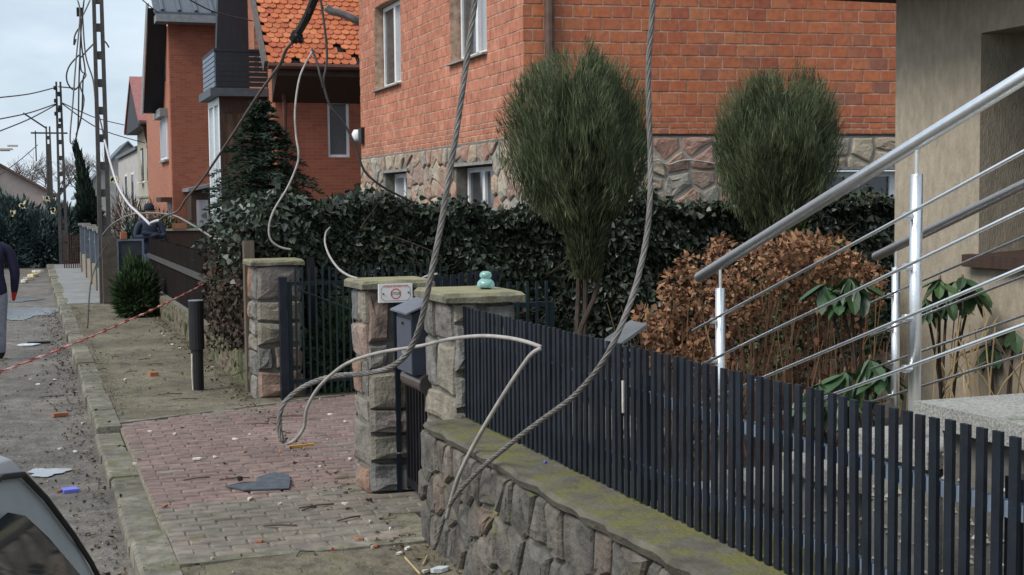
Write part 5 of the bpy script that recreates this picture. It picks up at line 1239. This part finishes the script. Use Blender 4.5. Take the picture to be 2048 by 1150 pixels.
# torn roofing felt: outline traced on the paving
fp=[(450,975),(487,969),(512,965),(515,956),(548,949),(578,953),(581,964),(578,979),(520,981),(488,982)]
fo=MB().prism([onz(x,y,.128)+UP*random.uniform(0,.012) for x,y in fp],UP*.008).build('roofing_felt',mfelt,None,origin=onz(515,968,.128));tag(fo,'torn grey piece of roofing felt lying on the driveway','roofing felt')
shard(onz(480,962,.13),.025,mblack,'small black lump beside the roofing felt','debris','debris_lump',6,.03)
stick=MB().obox(onz(603,891,.135),N*.10+S*.02,S*.012,UP*.008).build('wood_strip',mat('orange_wood',(.52,.26,.05),.7,20,.2,.2,60),None,origin=onz(603,891,.13));tag(stick,'short orange wooden strip lying on the red paving','wood strip')
loose_brick(onz(306,752,.12),'pale topped brick piece lying on the dirt verge',.045,.06,.025,.2)
loose_brick(onz(120,832,.002),'wedge of broken orange brick lying in the gutter',.075,.03,.015,.35)
bp=onz(140,983,.004);q=MB().obox(bp+UP*.012,N*.05+S*.008,S*.05-N*.01,UP*.011);o=q.build('plastic_tray',mblue,None,origin=bp);tag(o,'small blue plastic tray lying on the road','tray')
shard(onz(118,985,.004),.03,morange,'small red brick chip beside the blue tray','brick','brick_chip',6,.015)
wire=MB().tube([onz(593,1112,.13),onz(600,1102,.14),onz(628,1102,.14),onz(630,1110,.13)],.004,5).build('bent_wire',mcabled,None);tag(wire,'small bent wire bracket lying on the near paving edge','wire')
rbn=shard(onz(665,1101,.128),.012,mred2,'tiny red scrap on the near paving edge','scrap','red_scrap',5,.012)
shard(onz(880,1143,.12),.055,mat('pale_stone',(.5,.54,.54),.8,9,.15,.2,30),'pale flat stone at the foot of the garden wall','stone','flat_stone',8,.02,0)
for x,y,dx,dy,lb_ in ((810,1115,30,33,'straw coloured stick leaning on the soil by the wall'),(846,1128,8,-16,'short dry twig on the soil by the wall')):
    o=MB().tube([onz(x,y,.13),onz(x+dx,y+dy,.135)],.006,5).build('dry_stick',mreed,None);tag(o,lb_,'stick')
for x,y,lb_ in ((1090,927,'blue scrap on the mossy wall ledge'),(1492,1098,'pale blue scrap on the mossy ledge by the slats')):
    c=onz(x,y,.797);o=shard(c,.018,mblue if x<1200 else mat('pale_blue',(.25,.42,.6),.5,9,.1,0),lb_,'scrap','plastic_scrap',6,.008)
# heap of plaster at the far gutter
for k,(x,y,s) in enumerate(((68,553,.28),(60,560,.22),(75,545,.2),(50,565,.18),(70,535,.2),(64,528,.16))):
    shard(onz(x,y,.01),s,mplaster if k else mat('yellow_foam',(.6,.52,.28),.8,9,.2,.2,30),'broken pale plaster slabs heaped in the far gutter','plaster','plaster_slab',8,.07)['group']='plaster slabs in the far gutter'
o=shard(onz(52,690,.006),.2,mbluewhite,'white sheet lying flat on the road by the man','sheet','white_sheet',6,.008,0,.9)
o=MB().obox(onz(78,684,.02),N*.16,S*.07,UP*.012).build('black_strip',mblack,None);tag(o,'black strip lying across the white sheet','strip')
for c,rx,ry,lb_ in ((onz(95,945,.003),.14,.16,'small puddle on the road near the silver car'),(onz(45,625,.003),.62,1.5,'large puddle on the road beyond the man'),(onz(40,600,.003),.4,.6,'shallow puddle on the road near the plaster heap')):
    pts=[];
    for k in range(28):
        t_=k*2*math.pi/28;rr_=1+.22*math.sin(t_*3+1)+.12*math.sin(t_*7);pts.append(c+N*rx*rr_*math.cos(t_)+S*ry*rr_*math.sin(t_)+UP*.006)
    o=MB().add(pts,[tuple(range(28))]).build('puddle',mwetsheet,None);o['kind']='structure'
# small litter, countable bits grouped
G='plaster bits scattered on the ground'
bits=[(215,650),(320,665),(345,690),(360,697),(330,672),(165,848),(60,760),(250,760),(110,760),(75,770),(300,712),(640,800),(600,815),(660,830),(690,845),(270,930),(395,920),(470,880),(500,870),(225,940),(150,905),(120,900),(300,865),(350,870),(490,905),(430,915),(560,905),(655,880),(330,1015),(240,1005),(500,1000),(560,1010),(690,1010),(740,1045),(750,1093),(745,1097),(815,1100),(800,1110),(520,1085),(425,1120),(640,935),(700,920),(715,1080),(780,1060),(825,965),(850,1145),(460,700),(480,705),(455,735),(425,735),(440,690),(350,640),(325,668)]
def surf(c):
    u_,v_=c.dot(S),c.dot(N)
    if v_<.47: return 'on the road'
    if v_<.68: return 'on the kerb'
    if u_>12: return 'on the dirt verge'
    if u_<7.2: return 'on the soil by the wall'
    return 'on the red paving' if u_>8.33+.3*(v_-.5) else 'on the grey paving'
for x,y in bits:
    c=at_g(x,y);og=random.random()<.2;sz=random.uniform(.01,.034);sf_=surf(c);w_=('large ' if sz>.026 else 'small ' if sz<.016 else '')
    o=shard(c,sz,morange if og else mplaster,w_+('orange brick chip ' if og else 'pale plaster bit ')+sf_,'debris','brick_chip' if og else 'plaster_bit',6,.012);o['group']=('orange brick chips ' if og else 'pale plaster bits ')+sf_
G2='dark twigs scattered on the ground'
for x,y in [(265,745),(290,720),(230,715),(205,740),(180,790),(100,795),(310,730),(340,790),(370,800),(520,850),(620,1020),(635,1015),(470,960),(395,960),(545,838),(580,835),(250,730),(195,805),(700,1040),(560,1055)]:
    c=at_g(x,y)+UP*.008;a=random.uniform(-.5,.5);L=random.uniform(.04,.13)
    o=MB().tube([c-N*L*math.cos(a)-S*L*math.sin(a),c+UP*.008,c+N*L*math.cos(a+.3)+S*L*math.sin(a+.3)],.005,5).build('twig',mtwig,None,origin=c);tag(o,('long ' if L>.09 else 'short ')+'dark twig lying '+surf(c),'twig','dark twigs '+surf(c))
# fine grit over road, verge and paving
mb=MB()
for k in range(5200):
    u=random.uniform(5.5,26)**1.0;v=random.uniform(-2.2,2.0);z=.118 if v>.68 else .004;s=random.uniform(.004,.013)
    if .46<v<.69: z=.128
    c=P(u,v,z);a=random.uniform(0,6.28);e1=(N*math.cos(a)+S*math.sin(a))*s;e2=(S*math.cos(a)-N*math.sin(a))*s*.7
    mb.add([c-e1,c-e2,c+e1,c+e2,c+UP*s*.8],[(0,1,4),(1,2,4),(2,3,4),(3,0,4)])
o=mb.build('grit',mat('grit_mix',[(.07,.06,.05),(.16,.14,.11),(.3,.27,.22),(.1,.09,.07)],.9,9,.2,0),None);tag(o,'fine grit and crumbs spread over road and paving','grit',kind='stuff')
# thin grass and moss tufts along edges
n=5200;u=rng.uniform(4.5,26,n);sel=rng.uniform(size=n);v=np.where(sel<.45,2.0-np.abs(rng.normal(0,.07,n)),np.where(sel<.75,.70+np.abs(rng.normal(0,.06,n)),rng.uniform(.7,2,n)))
ok=((u>12.4)|(u<7.1)|((sel<.45)&(u<8.1)));u=u[ok];v=v[ok];n=len(u)
t=blades(puvz(u,v,np.full(n,.11)),Un+rng.normal(0,.55,(n,3)),rng.uniform(.012,.04,n),rng.uniform(.003,.007,n),'grass',mat('short_grass',[(.07,.075,.025),(.10,.095,.04),(.12,.10,.05)],.9,6,.2,0),None);tag(t,'sparse short grass along the wall foot and kerb','grass')
# yellow insulation scraps caught in the junipers
for x,y,u_,lb_ in ((24,424,45.3,'yellow insulation scrap in the broad blue juniper at the bend'),(46,410,45.4,'paler insulation scrap higher in the broad blue juniper'),(107,422,45.0,'yellow insulation scrap beside the clamp pole foot'),(94,397,45.3,'insulation scrap between the blue junipers near the clamp pole'),(228,358,34,'insulation scrap on the brown leafless shrub')):
    c=onu(x,y,u_);mb=MB();
    for k in range(5): mb.obox(c+V((random.gauss(0,.04),0,random.gauss(0,.045))),V((random.uniform(.03,.07),0,random.uniform(-.05,.05))),V((0,.03,0)),V((random.uniform(-.03,.03),0,random.uniform(.03,.06))))
    o=mb.build('insulation_scrap',mat('insulation',(.6,.56,.36),.9,9,.2,.2,30),None,origin=c);tag(o,lb_,'insulation','insulation scraps in the shrubs')

# fallen leaves and crumbs gathered in the gutter, at the wall foot and on the verge
n=2600;sel=rng.uniform(size=n);u=rng.uniform(5.2,27,n)
v=np.where(sel<.4,.44-np.abs(rng.normal(0,.16,n)),np.where(sel<.7,1.98-np.abs(rng.normal(0,.14,n)),rng.uniform(-2.5,1.95,n)))
z=np.where(v>.67,.128,np.where(v>.46,.134,.010));keep=~((u>7.2)&(u<12)&(v>.67)&(rng.uniform(size=n)<.45));u,v,z=u[keep],v[keep],z[keep];n=len(u)
d=rng.normal(0,1,(n,3));d[:,2]=np.abs(d[:,2])*.15
t=blades(puvz(u,v,z),d,rng.uniform(.015,.045,n),rng.uniform(.01,.03,n),'leaf_litter',mat('leaf_litter',[(.06,.045,.03),(.10,.07,.045),(.045,.035,.028),(.15,.11,.07)],.9,9,.2,0),None,shape='ivy');tag(t,'brown leaf litter gathered along the gutter and wall foot','leaf litter')
